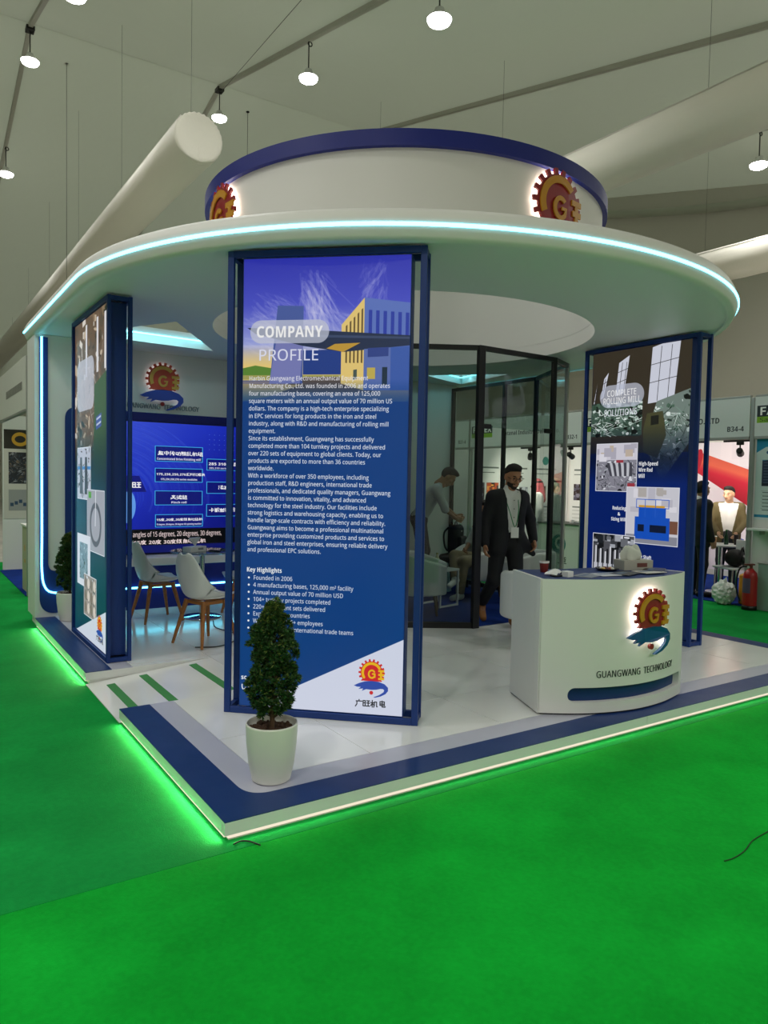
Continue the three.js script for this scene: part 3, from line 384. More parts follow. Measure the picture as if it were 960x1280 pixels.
// ---------------------------------------------------------------- canopy with the round tower
const CC = [3.1, -3.2], CR = 3.1, UND = 3.13, TOP = 3.3;
{
  const t = thing('booth_canopy', 'round white booth canopy with a cyan light line and a blue-rimmed tower on top', 'canopy');
  const s = new THREE.Shape(); s.moveTo(CC[0] + CR, 6.0); s.lineTo(CC[0] - CR, 6.0); s.lineTo(CC[0] - CR, -CC[1]);
  s.absarc(CC[0], -CC[1], CR, Math.PI, 2 * Math.PI, false); s.closePath();
  const hole = (pts) => { const h = new THREE.Path(); pts.forEach(([x, z], i) => i ? h.lineTo(x, -z) : h.moveTo(x, -z)); h.closePath(); return h; };
  const oc = new THREE.Path(); oc.absarc(3.15, 3.22, 1.912, 0, Math.PI * 2, true); s.holes.push(oc);
  const hL = [[1.9, -5.32], [1.02, -3.95], [0.4, -5.2]], hR = [[5.0, -5.3], [5.98, -5.72], [5.78, -4.45]];
  s.holes.push(hole(hL), hole(hR));
  const slab = obj('roof_slab', prism(s, UND, TOP, 0, 96), M.white, t);
  // rounded outer edge
  const edge = (r, y, a0 = 0, a1 = Math.PI, n = 90) => { const p = []; for (let i = 0; i <= n; i++) { const a = a0 + (a1 - a0) * i / n; p.push([CC[0] - Math.cos(a) * r, y, CC[1] + Math.sin(a) * r]); } return p; };
  const line = (r, y) => [[CC[0] - r, y, -5.98], [CC[0] - r, y, -5], [CC[0] - r, y, -4], ...edge(r, y), [CC[0] + r, y, -4], [CC[0] + r, y, -5], [CC[0] + r, y, -5.98]];
  { // edge board swept along the outline: a softly bulging profile
    const prof = []; for (let i = 0; i <= 8; i++) { const v = i / 8; prof.push([0.035 * Math.sin(v * Math.PI) + 0.003, UND - 0.012 + v * (TOP - UND + 0.02)]); } prof.push([-0.05, TOP + 0.008]); prof.unshift([-0.05, UND - 0.012]);
    const path = line(0, 0), pos = [], idx = [], N = path.length;
    path.forEach((_, i) => { }); const ring = prof.map(([o, y]) => line(CR + o, y)); const K = prof.length;
    for (let k = 0; k < K; k++) for (let i = 0; i < N; i++) pos.push(...ring[k][i]);
    for (let k = 0; k + 1 < K; k++) for (let i = 0; i + 1 < N; i++) { const a = k * N + i, b = a + 1, c = a + N, d = c + 1; idx.push(a, b, c, b, d, c); }
    const g = new THREE.BufferGeometry(); g.setAttribute('position', new THREE.Float32BufferAttribute(pos, 3)); g.setIndex(idx); g.computeVertexNormals(); obj('edge_board', g, M.white, t);
  }
  obj('led_strip', tube(line(CR + 0.036, 3.205), 0.0125, 400, 6), M.ledCyan, t);
  // recesses: light lines on their inner sides
  obj('led_strip', tube([[0.45, 3.22, -5.175], [0.9, 3.22, -5.215], [1.78, 3.22, -5.285]], 0.008, 20, 6), M.ledCyan, t);
  obj('led_strip', [tube([[5.03, 3.22, -5.28], [5.5, 3.22, -5.49], [5.94, 3.22, -5.675]], 0.008, 20, 6), tube([[5.945, 3.22, -5.67], [5.86, 3.22, -5.1], [5.775, 3.22, -4.53]], 0.008, 20, 6)], M.ledCyan, t);
  rectArea(new THREE.Color(0.3, 0.85, 1), 22, 1.3, 0.02, [1.12, 3.2, -5.15], [1.12, 2.2, -5.4]); rectArea(new THREE.Color(0.3, 0.85, 1), 24, 0.8, 0.02, [5.55, 3.2, -5.35], [5.5, 2.2, -5.55]);
  // tower
  const DC = [3.15, -3.22];
  const ringWall = (r0, r1, y0, y1) => lathe([[r0, y0], [r1, y0], [r1, y1], [r0, y1], [r0, y0]], 128).translate(DC[0], 0, DC[1]);
  obj('tower_wall', toCreasedNormals(ringWall(1.91, 1.95, 3.28, 4.25), 0.6), M.white, t);
  obj('tower_rim', toCreasedNormals(ringWall(1.95, 1.995, 4.195, 4.32), 0.6), M.blueDeep, t);
  obj('tower_lip', toCreasedNormals(ringWall(1.88, 1.955, 4.25, 4.31), 0.6), M.blueDeep, t);
  for (let i = 0; i < 9; i++) { const a = (i + 0.5) / 9 * Math.PI, x = CC[0] - Math.cos(a) * (CR + 0.06), z = CC[1] + Math.sin(a) * (CR + 0.06); rectArea(new THREE.Color(...LED_CYAN), 2.2, 1.05, 0.017, [x, 3.205, z], [x - Math.cos(a), 3.205, z + Math.sin(a)]); }
}
// ---------------------------------------------------------------- halo-lit emblem, built in relief: bend(u, v, w) puts a point on the carrying surface
function relief(shape, depth, seg = 10) { return new THREE.ExtrudeGeometry(shape, { depth, bevelEnabled: false, curveSegments: seg }); }
function bent(g, put) { const p = g.attributes.position; for (let i = 0; i < p.count; i++) p.setXYZ(i, ...put(p.getX(i), p.getY(i), p.getZ(i))); g.computeVertexNormals(); return g; }
function emblemSign(label, R, put, group, full = true) {
  const t = thing('emblem_sign', label, 'sign'); if (group) t.userData.group = group;
  const cut = (pts) => pts.map(([x, y]) => [x * R, Math.max(y, -0.62) * R]);
  const gear = flatShape(cut(gearPath(18, 0.84, 1)));
  obj('gear', bent(relief(gear, 0.02).translate(0, 0, 0.03), put), M.redGear, t);
  const arc = (r0, r1, a0, a1) => { const p = []; for (let i = 0; i <= 24; i++) { const a = a0 + (a1 - a0) * i / 24; p.push([Math.cos(a) * r1 * R, Math.sin(a) * r1 * R]); } for (let i = 24; i >= 0; i--) { const a = a0 + (a1 - a0) * i / 24; p.push([Math.cos(a) * r0 * R, Math.sin(a) * r0 * R]); } return flatShape(p); };
  obj('yellow_arc', bent(relief(arc(0.58, 0.78, 0.75, 3.6), 0.012).translate(0, 0, 0.05), put), M.gold, t);
  const G = []; for (let i = 0; i <= 20; i++) { const a = 0.75 + (5.6 - 0.75) * i / 20; G.push([(Math.cos(a) * 0.3 + 0.02) * R, (Math.sin(a) * 0.34 - 0.1) * R]); } G.push([0.3 * R, -0.06 * R], [0.06 * R, -0.06 * R], [0.06 * R, -0.15 * R], [0.19 * R, -0.15 * R], [0.16 * R, -0.26 * R]); for (let i = 20; i >= 0; i--) { const a = 0.75 + (5.45 - 0.75) * i / 20; G.push([(Math.cos(a) * 0.17 + 0.02) * R, (Math.sin(a) * 0.21 - 0.1) * R]); }
  obj('letter', bent(relief(flatShape(G), 0.012).translate(0, 0, 0.05), put), M.gold, t);
  const Wg = [[0.52, 0.26], [0.98, 0.26], [0.98, 0.1], [0.83, 0.1], [0.83, -0.04], [0.98, -0.04], [0.98, -0.2], [0.83, -0.2], [0.83, -0.36], [0.98, -0.36], [0.92, -0.54], [0.52, -0.54], [0.52, -0.38], [0.68, -0.38], [0.68, -0.2], [0.56, -0.2], [0.56, -0.04], [0.68, -0.04], [0.68, 0.1], [0.52, 0.1]].map(([x, y]) => [x * R, y * R]);
  obj('gear_tooth_mark', bent(relief(flatShape(Wg), 0.012).translate(0, 0, 0.05), put), M.gold, t);
  obj('backlight', bent(relief(flatShape(cut(gearPath(18, 0.79, 0.92))), 0.008).translate(0, 0, 0.02), put), M.halo, t);
  if (full) {
    const S = SWOOSH.map(([x, y]) => [x * R * 0.98, (y - 0.93) * R]);
    obj('swoosh', bent(relief(flatShape(S), 0.02).translate(0, 0, 0.03), put), M.swoosh, t);
    obj('ball', bent(relief(new THREE.Shape().absarc(0, -1.43 * R, 0.12 * R, 0, Math.PI * 2, false), 0.02).translate(0, 0, 0.03), put), M.redGear, t);
    const S2 = [[-1.0, 0.0], [-0.4, 0.2], [0.3, 0.24], [0.9, 0.1], [1.15, -0.15], [1.05, -0.42], [0.8, -0.6], [1.06, -0.3], [0.92, -0.1], [0.4, -0.18], [-0.4, -0.2]].map(([x, y]) => [x * R * 0.98, (y - 0.93) * R]);
    obj('backlight', bent(relief(flatShape(S2), 0.008).translate(0, 0, 0.02), put), M.halo, t);
  }
  return t;
}
const onDrum = (deg, y) => (u, v, w) => { const r = 1.952 + w, a = deg * Math.PI / 180 + u / 1.952; return [3.15 + Math.sin(a) * r, y + v, -3.22 + Math.cos(a) * r]; };
emblemSign('halo-lit red and gold gear emblem on the front of the tower', 0.285, onDrum(4.2, 3.925), null, false);
emblemSign('halo-lit gear emblem on the side of the tower near the air duct end', 0.285, onDrum(-89, 3.925), null, false);

// ---------------------------------------------------------------- walls of the booth
{
  const w = struct('wall_screen', 'white back wall of the booth behind the screen');
  obj('wall_panel', bb(0.0, P, -6.0, 3.0, UND - 0.002, -5.9), M.white, w); obj('wall_panel', bb(3.003, P, -6.0, 6.05, UND - 0.002, -5.9), M.white, w);
  obj('blue_field', bb(0.95, 0.695, -5.899, 2.975, 2.405, -5.885), M.blueDeep, w);
  const c = struct('wall_pier', 'white pier at the rear corner of the booth with a blue inlay and a light line');
  obj('pier_body', bb(0.0, P, -5.899, 0.95, UND - 0.004, -5.5), M.white, c);
  const s = new THREE.Shape(); s.moveTo(0.045, 3.1); s.lineTo(0.045, 0.32); s.quadraticCurveTo(0.045, 0.14, 0.2, 0.14); s.lineTo(0.95, 0.14); s.lineTo(0.95, 2.38); s.lineTo(0.42, 2.38); s.quadraticCurveTo(0.3, 2.38, 0.3, 2.24); s.lineTo(0.3, 0.6); s.lineTo(0.2, 0.6); s.quadraticCurveTo(0.13, 0.6, 0.13, 0.7); s.lineTo(0.13, 3.1); s.closePath();
  obj('blue_inlay', new THREE.ExtrudeGeometry(s, { depth: 0.012, bevelEnabled: false, curveSegments: 12 }).translate(0, 0, -5.499), M.blue, c);
  const path = [[0.067, 3.1, -5.478], [0.067, 2, -5.478], [0.067, 1, -5.478], [0.067, 0.6, -5.478], [0.085, 0.46, -5.478], [0.13, 0.385, -5.478], [0.22, 0.358, -5.478], [0.4, 0.355, -5.478], [0.7, 0.355, -5.478], [0.95, 0.355, -5.478]];
  obj('led_strip', tube(path, 0.011, 160, 6), M.ledCyan, c);
  rectArea(new THREE.Color(...LED_CYAN), 3, 0.02, 2.4, [0.067, 1.85, -5.46], [0.067, 1.85, 0]);
  const b = struct('wall_plinth', 'blue plinth with a white ledge under the screen');
  obj('plinth_body', bb(0.951, P, -5.884, 2.975, 0.6, -5.5), M.blueDeep, b); obj('ledge', rb(2.024, 0.09, 0.4, 1.963, 0.647, -5.684, 0.008), M.white, b);
  obj('led_strip', tube([[0.96, 0.355, -5.488], [2, 0.355, -5.488], [2.97, 0.355, -5.488]], 0.011, 30, 6), M.ledCyan, b);
  rectArea(new THREE.Color(...LED_CYAN), 5, 2.0, 0.02, [1.96, 0.355, -5.472], [1.96, 0.2, 0]);
  const pt = struct('wall_partition', 'blue partition between the meeting corner and the glass room');
  obj('wall_panel', bb(2.98, P, -5.898, 3.04, UND - 0.004, -3.42), M.blueDeep, pt);
  // screen
  const sc = thing('led_screen', 'large wall screen with blue machine slides and black subtitles', 'screen', [1.938, 0, -5.884]);
  obj('screen_case', bb(-1.068, 0.705, 0, 1.036, 2.3, 0.028), M.black, sc);
  const g = new THREE.PlaneGeometry(2.09, 1.575).translate(-0.016, 1.5025, 0.0295); obj('screen_picture', g, printMat(screenPrint, SCREEN_GLOW), sc);
  // wall emblem and lettering
  const put = (u, v, z) => [1.465 + u, 2.81 + v, -5.9 + z];
  const e = emblemSign('colourful gear emblem with blue swoosh above the screen', 0.205, put);
  e.children.forEach((m) => { if (m.name === 'gear') m.material = std('#d24a32', 0.4); if (m.name === 'swoosh') m.material = std('#2c4cb4', 0.4); if (m.name === 'yellow_arc' || m.name === 'letter' || m.name === 'gear_tooth_mark') m.material = std('#d9a94a', 0.4); if (m.name === 'backlight') m.material = glow(1, 0.96, 0.94, 1.2); });
}
const loader = new FontLoader();
const fontR = await loader.loadAsync('fonts/droid/droid_sans_regular.typeface.json'), fontB = await loader.loadAsync('fonts/droid/droid_sans_bold.typeface.json');
function lettering(parent, string, font, size, width, depth, put, mat) {
  const whole = new TextGeometry(string, { font, size, depth, curveSegments: 3, bevelEnabled: false }); whole.computeBoundingBox(); const k = width / (whole.boundingBox.max.x - whole.boundingBox.min.x);
  let x = 0; const sc = size / font.data.resolution;
  for (const ch of string) { const adv = (font.data.glyphs[ch]?.ha ?? 400) * sc; if (ch !== ' ') { const g = new TextGeometry(ch, { font, size, depth, curveSegments: 3, bevelEnabled: false }); g.translate(x, 0, 0).scale(k, 1, 1); const q = g.index ? g.toNonIndexed() : g; obj('letter', bent(q, (u, v, w) => put(u - width / 2, v, w)), mat, parent); } x += adv; }
}
{ const t = thing('wall_lettering', 'silver company lettering under the gear emblem above the screen', 'lettering'); lettering(t, 'GUANGWANG  TECHNOLOGY', fontR, 0.058, 0.92, 0.02, (u, v, w) => [1.465 + u, 2.455 + v, -5.899 + w], std('#8a949b', 0.4)); }

// ---------------------------------------------------------------- light-box panels in double blue frames
function lightPanel(label, W, [x, z], turn, tex, gap = 0.055) {
  const H = 3.015, t = thing('light_box_panel', label, 'display panel', [x, P, z], turn), f = 0.042, D = 0.2;
  for (const z0 of [-0.03, -D]) {
    for (const s of [-1, 1]) obj('frame_post', rb(f, H, 0.03, s * (W - f) / 2, H / 2, z0 + 0.015, 0.004), M.blue, t);
    for (const y of [f / 2, H - f / 2]) obj('frame_rail', rb(W - 2 * f, f, 0.03, 0, y, z0 + 0.015, 0.004), M.blue, t);
  }
  for (const s of [-1, 1]) for (const y of [f * 0.5, H - f * 0.5]) obj('frame_spacer', bx(f * 0.8, f * 0.8, D - 0.06, s * (W - f) / 2, y, -D / 2), M.blue, t);
  const lw = W - 2 * f - 2 * gap, lh = H - 2 * f - 0.004;
  const b = obj('light_box', rb(lw, lh, 0.15, 0, H / 2, -0.095, 0.003), M.blue, t);
  obj('print', new THREE.PlaneGeometry(lw - 0.012, lh - 0.012).translate(0, H / 2, -0.0185), printMat(tex), b);
  return t;
}
lightPanel('tall backlit company profile panel with sky and building picture', 1.295, [1.047, -1.0515], -0.7474, profilePrint);
lightPanel('tall backlit machinery panel with photo tiles by the ramp', 1.47, [0.205, -3.885], -Math.PI / 2, plantPrint, 0.035);
lightPanel('tall backlit rolling mill panel behind the reception counter', 1.41, [5.13, -1.825], -Math.PI / 2, millPrint);
// ---------------------------------------------------------------- reception counter
{
  const pts = [[2.37, -0.39], [2.57, -0.258], [2.763, -0.172], [3.02, -0.115], [3.30, -0.118], [3.56, -0.172], [3.66, -0.205]];
  const cv = new THREE.CatmullRomCurve3(pts.map(([x, z]) => V3(x, 0, z))), L = cv.getLength(), N = 96, H = 0.92, y0 = P;
  const at = (s) => { const u = Math.min(1, Math.max(0, s / L)), p = cv.getPointAt(u), d = cv.getTangentAt(u); return [p.x, p.z, -d.z * -1, d.x, d]; };
  const put = (s, y, w) => { const u = Math.min(1, Math.max(0, s / L)), p = cv.getPointAt(u), d = cv.getTangentAt(u), nx = -d.z, nz = d.x; return [p.x + nx * w, y, p.z + nz * w]; };
  const t = thing('reception_counter', 'curved white reception counter with blue top and slot at its foot', 'counter');
  const sl0 = 0.19, sl1 = 1.315, sb = 0.185, st = 0.285; // slot in the front
  const slotEdge = (s) => { const r = (st - sb) / 2, m = (st + sb) / 2; if (s <= sl0 || s >= sl1) return [m, m]; const a = Math.min(s - sl0, r, (sl1 - s) * 3), h = Math.sqrt(Math.max(0, r * r - (r - a) ** 2)); return [m - h, m + h]; };
  const pos = [], quad = (a, b, c, d) => pos.push(...a, ...b, ...c, ...a, ...c, ...d);
  const ss = []; for (let i = 0; i <= N; i++) ss.push(L * i / N); for (let i = 0; i <= 8; i++) ss.push(sl0 + 0.05 * (1 - Math.cos(i / 8 * Math.PI / 2)), sl1 - 0.02 * (1 - Math.cos(i / 8 * Math.PI / 2))); ss.sort((a, b) => a - b);
  for (let i = 0; i + 1 < ss.length; i++) {
    const a = ss[i], b = ss[i + 1]; if (b - a < 1e-6) continue; const [la, ta] = slotEdge(a), [lb, tb] = slotEdge(b);
    quad(put(a, y0 + 0.012, 0), put(b, y0 + 0.012, 0), put(b, lb, 0), put(a, la, 0)); quad(put(a, ta, 0), put(b, tb, 0), put(b, y0 + H, 0), put(a, y0 + H, 0));
    quad(put(a, la, 0), put(b, lb, 0), put(b, lb, -0.045), put(a, la, -0.045)); quad(put(a, ta, -0.045), put(b, tb, -0.045), put(b, tb, 0), put(a, ta, 0));
  }
  const fg = new THREE.BufferGeometry(); fg.setAttribute('position', new THREE.Float32BufferAttribute(pos, 3)); fg.computeVertexNormals();
  obj('front_panel', toCreasedNormals(mergeVertices(fg), 0.5), M.white, t);
  const bpos = []; for (let i = 0; i < 60; i++) { const a = sl0 + (sl1 - sl0) * i / 60, b = sl0 + (sl1 - sl0) * (i + 1) / 60; bpos.push(...put(a, sb - 0.01, -0.044), ...put(b, sb - 0.01, -0.044), ...put(b, st + 0.01, -0.044), ...put(a, sb - 0.01, -0.044), ...put(b, st + 0.01, -0.044), ...put(a, st + 0.01, -0.044)); }
  const bg = new THREE.BufferGeometry(); bg.setAttribute('position', new THREE.Float32BufferAttribute(bpos, 3)); bg.computeVertexNormals(); obj('slot_lining', bg, M.blueVinyl, t);
  const back = [[3.56, -0.66], [3.3, -0.68], [2.9, -0.74], [2.56, -0.86]];
  const wall = (a, b, th = 0.02) => { const dx = b[0] - a[0], dz = b[1] - a[1], l = Math.hypot(dx, dz); return bx(l, H - 0.012, th).rotateY(-Math.atan2(dz, dx)).translate((a[0] + b[0]) / 2, y0 + 0.012 + (H - 0.012) / 2, (a[1] + b[1]) / 2); };
  obj('side_panel', wall([2.372, -0.395], back[3]), M.white, t); obj('side_panel', wall([3.658, -0.21], back[0]), M.white, t);
  const outline = []; for (let i = 0; i <= 40; i++) { const p = cv.getPointAt(i / 40); outline.push([p.x, p.z]); } const inner = [...outline.map(([x, z]) => { const c = [3.02, -0.5]; return [x + (c[0] - x) * 0.03, z + (c[1] - z) * 0.03]; }), ...back];
  obj('plinth', prism(plan(inner), y0, y0 + 0.02), M.black, t); obj('shelf', prism(plan(inner), 0.6, 0.62), M.white, t);
  obj('worktop', prism(plan([...outline.map(([x, z]) => [x + (3.02 - x) * 0.012, z + (-0.5 - z) * 0.03]), ...back]), y0 + H - 0.03, y0 + H - 0.002), M.blueVinyl, t);
  const bend = (s0, v0) => (u, v, w) => put(s0 + u, v0 + v, w + 0.001);
  emblemSign('halo-lit gear and swoosh emblem on the curved reception counter', 0.166, bend(0.802, 0.785));
  const tx = thing('counter_lettering', 'dark company lettering below the emblem on the counter front', 'lettering'); lettering(tx, 'GUANGWANG  TECHNOLOGY', fontR, 0.046, 0.765, 0.003, (u, v, w) => put(0.767 + u, 0.352 + v, w + 0.001), M.textDark);
  // things on the counter
  const Y = y0 + H - 0.002;
  const cup = thing('paper_cup', 'dark red paper cup with pale rim on the reception counter', 'cup', [2.66, Y, -0.66]); obj('cup_body', lathe([[0.001, 0], [0.026, 0], [0.034, 0.075], [0.032, 0.075], [0.025, 0.004], [0.001, 0.004]], 24), std('#7c2420', 0.6), cup); obj('rim', lathe([[0.0335, 0.066], [0.036, 0.07], [0.036, 0.08], [0.033, 0.08]], 24), M.plastic, cup);
  const sg = thing('face_mask', 'crumpled white face mask with black strap on the counter', 'mask', [2.60, Y, -0.5], 0.4); const mg = new THREE.PlaneGeometry(0.16, 0.09, 16, 8).rotateX(-Math.PI / 2), mp = mg.attributes.position; for (let i = 0; i < mp.count; i++) mp.setY(i, 0.012 + 0.03 * Math.cos(mp.getX(i) * 17) * Math.cos(mp.getZ(i) * 26) + 0.004 * Math.sin(mp.getX(i) * 90)); mg.computeVertexNormals(); obj('mask_body', mg, M.plastic, sg); obj('strap', tube([[-0.08, 0.008, 0], [-0.1, 0.006, 0.04], [0, 0.008, 0.07], [0.09, 0.02, 0.06], [0.08, 0.008, 0.01]], 0.006), M.black, sg);
  tag(obj('business_card_stack', rb(0.055, 0.04, 0.06, 2.62, Y + 0.02, -0.4, 0.003), M.plastic), 'small white carton beside the mask on the counter', 'carton');
  const mags = ['grey brochure with dark cover fanned out on the counter', 'white leaflet lying under the dark brochures', 'dark printed magazine lying flat on the counter', 'open pale leaflet in front of the tissue box', 'black folder lying at the counter edge'];
  [[2.79, -0.37, 0.3, '#8e939c'], [2.96, -0.33, -0.2, '#d4d6da'], [3.1, -0.3, 0.25, '#3a3f48'], [3.33, -0.27, -0.1, '#c9c7be'], [3.47, -0.33, 0.5, '#24262c']].forEach(([x, z, a, c], i) => { const b = thing('brochure', mags[i], 'brochure', [x, Y + i * 0.003, z], a); obj('cover', rb(0.21, 0.005, 0.14, 0, 0.003, 0, 0.001), std(c, 0.35), b); obj('pages', rb(0.205, 0.004, 0.135, 0.002, 0.0005 + 0.002, 0.001, 0.001), M.plastic, b); obj('title_block', bx(0.12, 0.0006, 0.04, -0.02, 0.0058, -0.02), std('#5d6f8d', 0.4), b); });
  const bt = thing('tissue_carton', 'pale printed tissue carton with a tuft of tissue on the counter', 'tissue box', [3.42, Y + 0.0005, -0.48], -0.25); obj('carton', rb(0.26, 0.075, 0.13, 0, 0.0375, 0, 0.004), std('#a9a79c', 0.6), bt); obj('label_band', bx(0.09, 0.03, 0.002, 0.03, 0.04, 0.066), std('#6b3a34', 0.6), bt);
  const tg = new THREE.SphereGeometry(0.075, 20, 14), tp = tg.attributes.position; for (let i = 0; i < tp.count; i++) { const a = tp.getX(i) * 60, b = tp.getZ(i) * 70; const k = 1 + 0.22 * Math.sin(a) * Math.cos(b) + 0.12 * Math.sin(b * 2); tp.setXYZ(i, tp.getX(i) * k * 1.15, Math.max(0, tp.getY(i) * k * 0.9 + 0.04), tp.getZ(i) * k * 0.5); } tg.computeVertexNormals(); obj('tissue', tg.translate(-0.02, 0.07, 0), std('#c9cbc2', 0.9), bt);
  const tr = thing('snack_plate', 'shallow dark plate with wrapped sweets on the counter', 'plate', [3.17, Y, -0.52]); obj('dish', lathe([[0.001, 0.004], [0.06, 0.004], [0.085, 0.02], [0.088, 0.018], [0.06, 0], [0.001, 0]], 28), M.black, tr); for (let i = 0; i < 6; i++) obj('sweet', new THREE.SphereGeometry(0.014, 8, 6).scale(1.4, 0.8, 1).rotateY(i).translate(0.04 * Math.cos(i * 1.05), 0.016, 0.04 * Math.sin(i * 1.05)), std(['#c9a25a', '#e0ddd0', '#6d2b2b'][i % 3], 0.4), tr);
}
// ---------------------------------------------------------------- glass meeting room
const GR = [[2.99, -3.36], [3.88, -2.82], [5.0, -2.86], [5.45, -3.08], [5.97, -4.1], [5.97, -5.87]];
{
  const t = thing('glass_room', 'glass meeting room with slim black frames and an open doorway', 'glass room'), top = 3.075, b = 0.05;
  const post = (x, z, w = b, mat = M.black) => obj('post', rb(w, top - P, b, x, P + (top - P) / 2, z, 0.004), mat, t);
  const between = (i, y, h, w) => { const [ax, az] = GR[i], [cx, cz] = GR[i + 1], l = Math.hypot(cx - ax, cz - az); return (name, mat, trim, d) => obj(name, bx(l - trim, h, d).rotateY(-Math.atan2(cz - az, cx - ax)).translate((ax + cx) / 2, y, (az + cz) / 2), mat, t); };
  post(...GR[1], 0.085); post(...GR[2]); post(...GR[3], 0.03, M.alu); post(...GR[4]); post(...GR[5]); post(5.97, -4.72);
  for (let i = 0; i < 5; i++) {
    between(i, top - 0.025, 0.05)('top_rail', M.black, 0.05, b - 0.006);
    if (i !== 1) between(i, P + 0.03, 0.06)('bottom_rail', M.black, 0.05, b - 0.006);
    if (i === 4) { for (const [a, c] of [[-4.125, -4.695], [-4.745, -5.845]]) obj('glass_pane', new THREE.PlaneGeometry(a - c, top - P - 0.11).rotateY(Math.PI / 2).translate(5.97, P + 0.06 + (top - P - 0.11) / 2, (a + c) / 2), M.glass, t); continue; }
    const y0 = i === 1 ? 2.23 : P + 0.06, [ax, az] = GR[i], [cx, cz] = GR[i + 1], l = Math.hypot(cx - ax, cz - az);
    obj('glass_pane', new THREE.PlaneGeometry(l - 0.06, top - 0.05 - y0).rotateY(-Math.atan2(cz - az, cx - ax)).translate((ax + cx) / 2, (y0 + top - 0.05) / 2, (az + cz) / 2), M.glass, t);
  }
  obj('patch_fitting', rb(0.12, 0.05, 0.035, GR[1][0] + 0.09, 2.24, GR[1][1], 0.004), M.black, t); obj('patch_fitting', rb(0.1, 0.05, 0.035, GR[2][0] - 0.07, 2.24, GR[2][1], 0.004), M.black, t);
  const c = struct('floor_room', 'blue carpet on the floor of the glass room'); obj('carpet', worldUV(prism(plan([[3.03, -3.37], [3.88, -2.86], [5.0, -2.9], [5.43, -3.1], [5.79, -3.8], [5.79, -5.88], [3.05, -5.88]]), P, P + 0.006), 0, 2), M.carpetBlue, c);
}
const RF = P + 0.006; // floor of the glass room
// ---------------------------------------------------------------- white shell chairs with wooden legs
function shellChair(label, pos, turn, group) {
  const t = thing('shell_chair', label, 'chair', pos, turn, group); // faces +z
  const prof = [[0.22, 0.455, 0.14], [0.2, 0.448, 0.19], [0.1, 0.43, 0.215], [0, 0.42, 0.225], [-0.1, 0.425, 0.23], [-0.165, 0.455, 0.23], [-0.195, 0.52, 0.225], [-0.21, 0.6, 0.21], [-0.225, 0.7, 0.175], [-0.24, 0.78, 0.135], [-0.25, 0.83, 0.09], [-0.255, 0.845, 0.045]];
  const c3 = new THREE.CatmullRomCurve3(prof.map(([z, y, w]) => V3(w, y, z))), NU = 40, NV = 20, pos2 = [], idx = [];
  for (let side = 0; side < 2; side++) for (let i = 0; i <= NU; i++) {
    const p = c3.getPoint(i / NU), d = c3.getTangent(i / NU), n = V3(0, d.z, -d.y).normalize(); if (n.y < 0 && i < 4) n.negate();
    for (let j = 0; j <= NV; j++) { const s = j / NV * 2 - 1, mid = Math.exp(-(((i / NU) - 0.42) ** 2) / 0.05), lift = (0.1 * mid + 0.02) * Math.abs(s) ** 2.6; const off = side ? -0.009 : 0; pos2.push(p.x * s * (1 - 0.06 * mid * Math.abs(s)), p.y + lift * 0.85 + (side ? -0.008 : 0), p.z + lift * (i / NU > 0.4 ? 0.75 : 0.1) + (side && i / NU > 0.4 ? -0.009 : 0)); }
  }
  const S = (NU + 1) * (NV + 1), id = (s, i, j) => s * S + i * (NV + 1) + j;
  for (let i = 0; i < NU; i++) for (let j = 0; j < NV; j++) { idx.push(id(0, i, j), id(0, i, j + 1), id(0, i + 1, j), id(0, i, j + 1), id(0, i + 1, j + 1), id(0, i + 1, j)); idx.push(id(1, i, j), id(1, i + 1, j), id(1, i, j + 1), id(1, i, j + 1), id(1, i + 1, j), id(1, i + 1, j + 1)); }
  for (let i = 0; i < NU; i++) for (const j of [0, NV]) idx.push(id(0, i, j), id(0, i + 1, j), id(1, i, j), id(0, i + 1, j), id(1, i + 1, j), id(1, i, j)); for (let j = 0; j < NV; j++) for (const i of [0, NU]) idx.push(id(0, i, j), id(1, i, j), id(0, i, j + 1), id(0, i, j + 1), id(1, i, j), id(1, i, j + 1));
  const g = new THREE.BufferGeometry(); g.setAttribute('position', new THREE.Float32BufferAttribute(pos2, 3)); g.setIndex(idx); g.computeVertexNormals(); obj('seat_shell', g, M.plastic, t);
  obj('seat_cushion', new THREE.SphereGeometry(1, 24, 12).scale(0.19, 0.022, 0.19).translate(0, 0.44, 0.03), M.plastic, t);
  for (const [sx, sz] of [[-1, 1], [1, 1], [-1, -1], [1, -1]]) obj('leg', bar([sx * 0.21, 0, sz * 0.21], [sx * 0.12, 0.41, sz * 0.12], 0.013, 0.024, 12), M.wood, t);
  obj('leg_frame', [rb(0.3, 0.03, 0.035, 0, 0.39, 0.11, 0.006), rb(0.3, 0.03, 0.035, 0, 0.39, -0.11, 0.006), rb(0.035, 0.03, 0.26, 0.12, 0.39, 0, 0.006), rb(0.035, 0.03, 0.26, -0.12, 0.39, 0, 0.006)], M.wood, t);
  return t;
}
const ch = shellChair('white shell chair with wooden legs beside the table, back to the tall machinery panel', [1.1, P + 0.004, -4.8], Math.PI / 2 + 0.1, 'shell chairs around the table');
dup(ch, 'white shell chair with wooden legs set apart from the table near the ramp', [1.17, P + 0.004, -3.5], Math.PI / 2 - 0.34);
dup(ch, 'white shell chair across the table, half hidden by the company profile panel', [2.02, P + 0.004, -4.62], -Math.PI / 2 + 0.2);
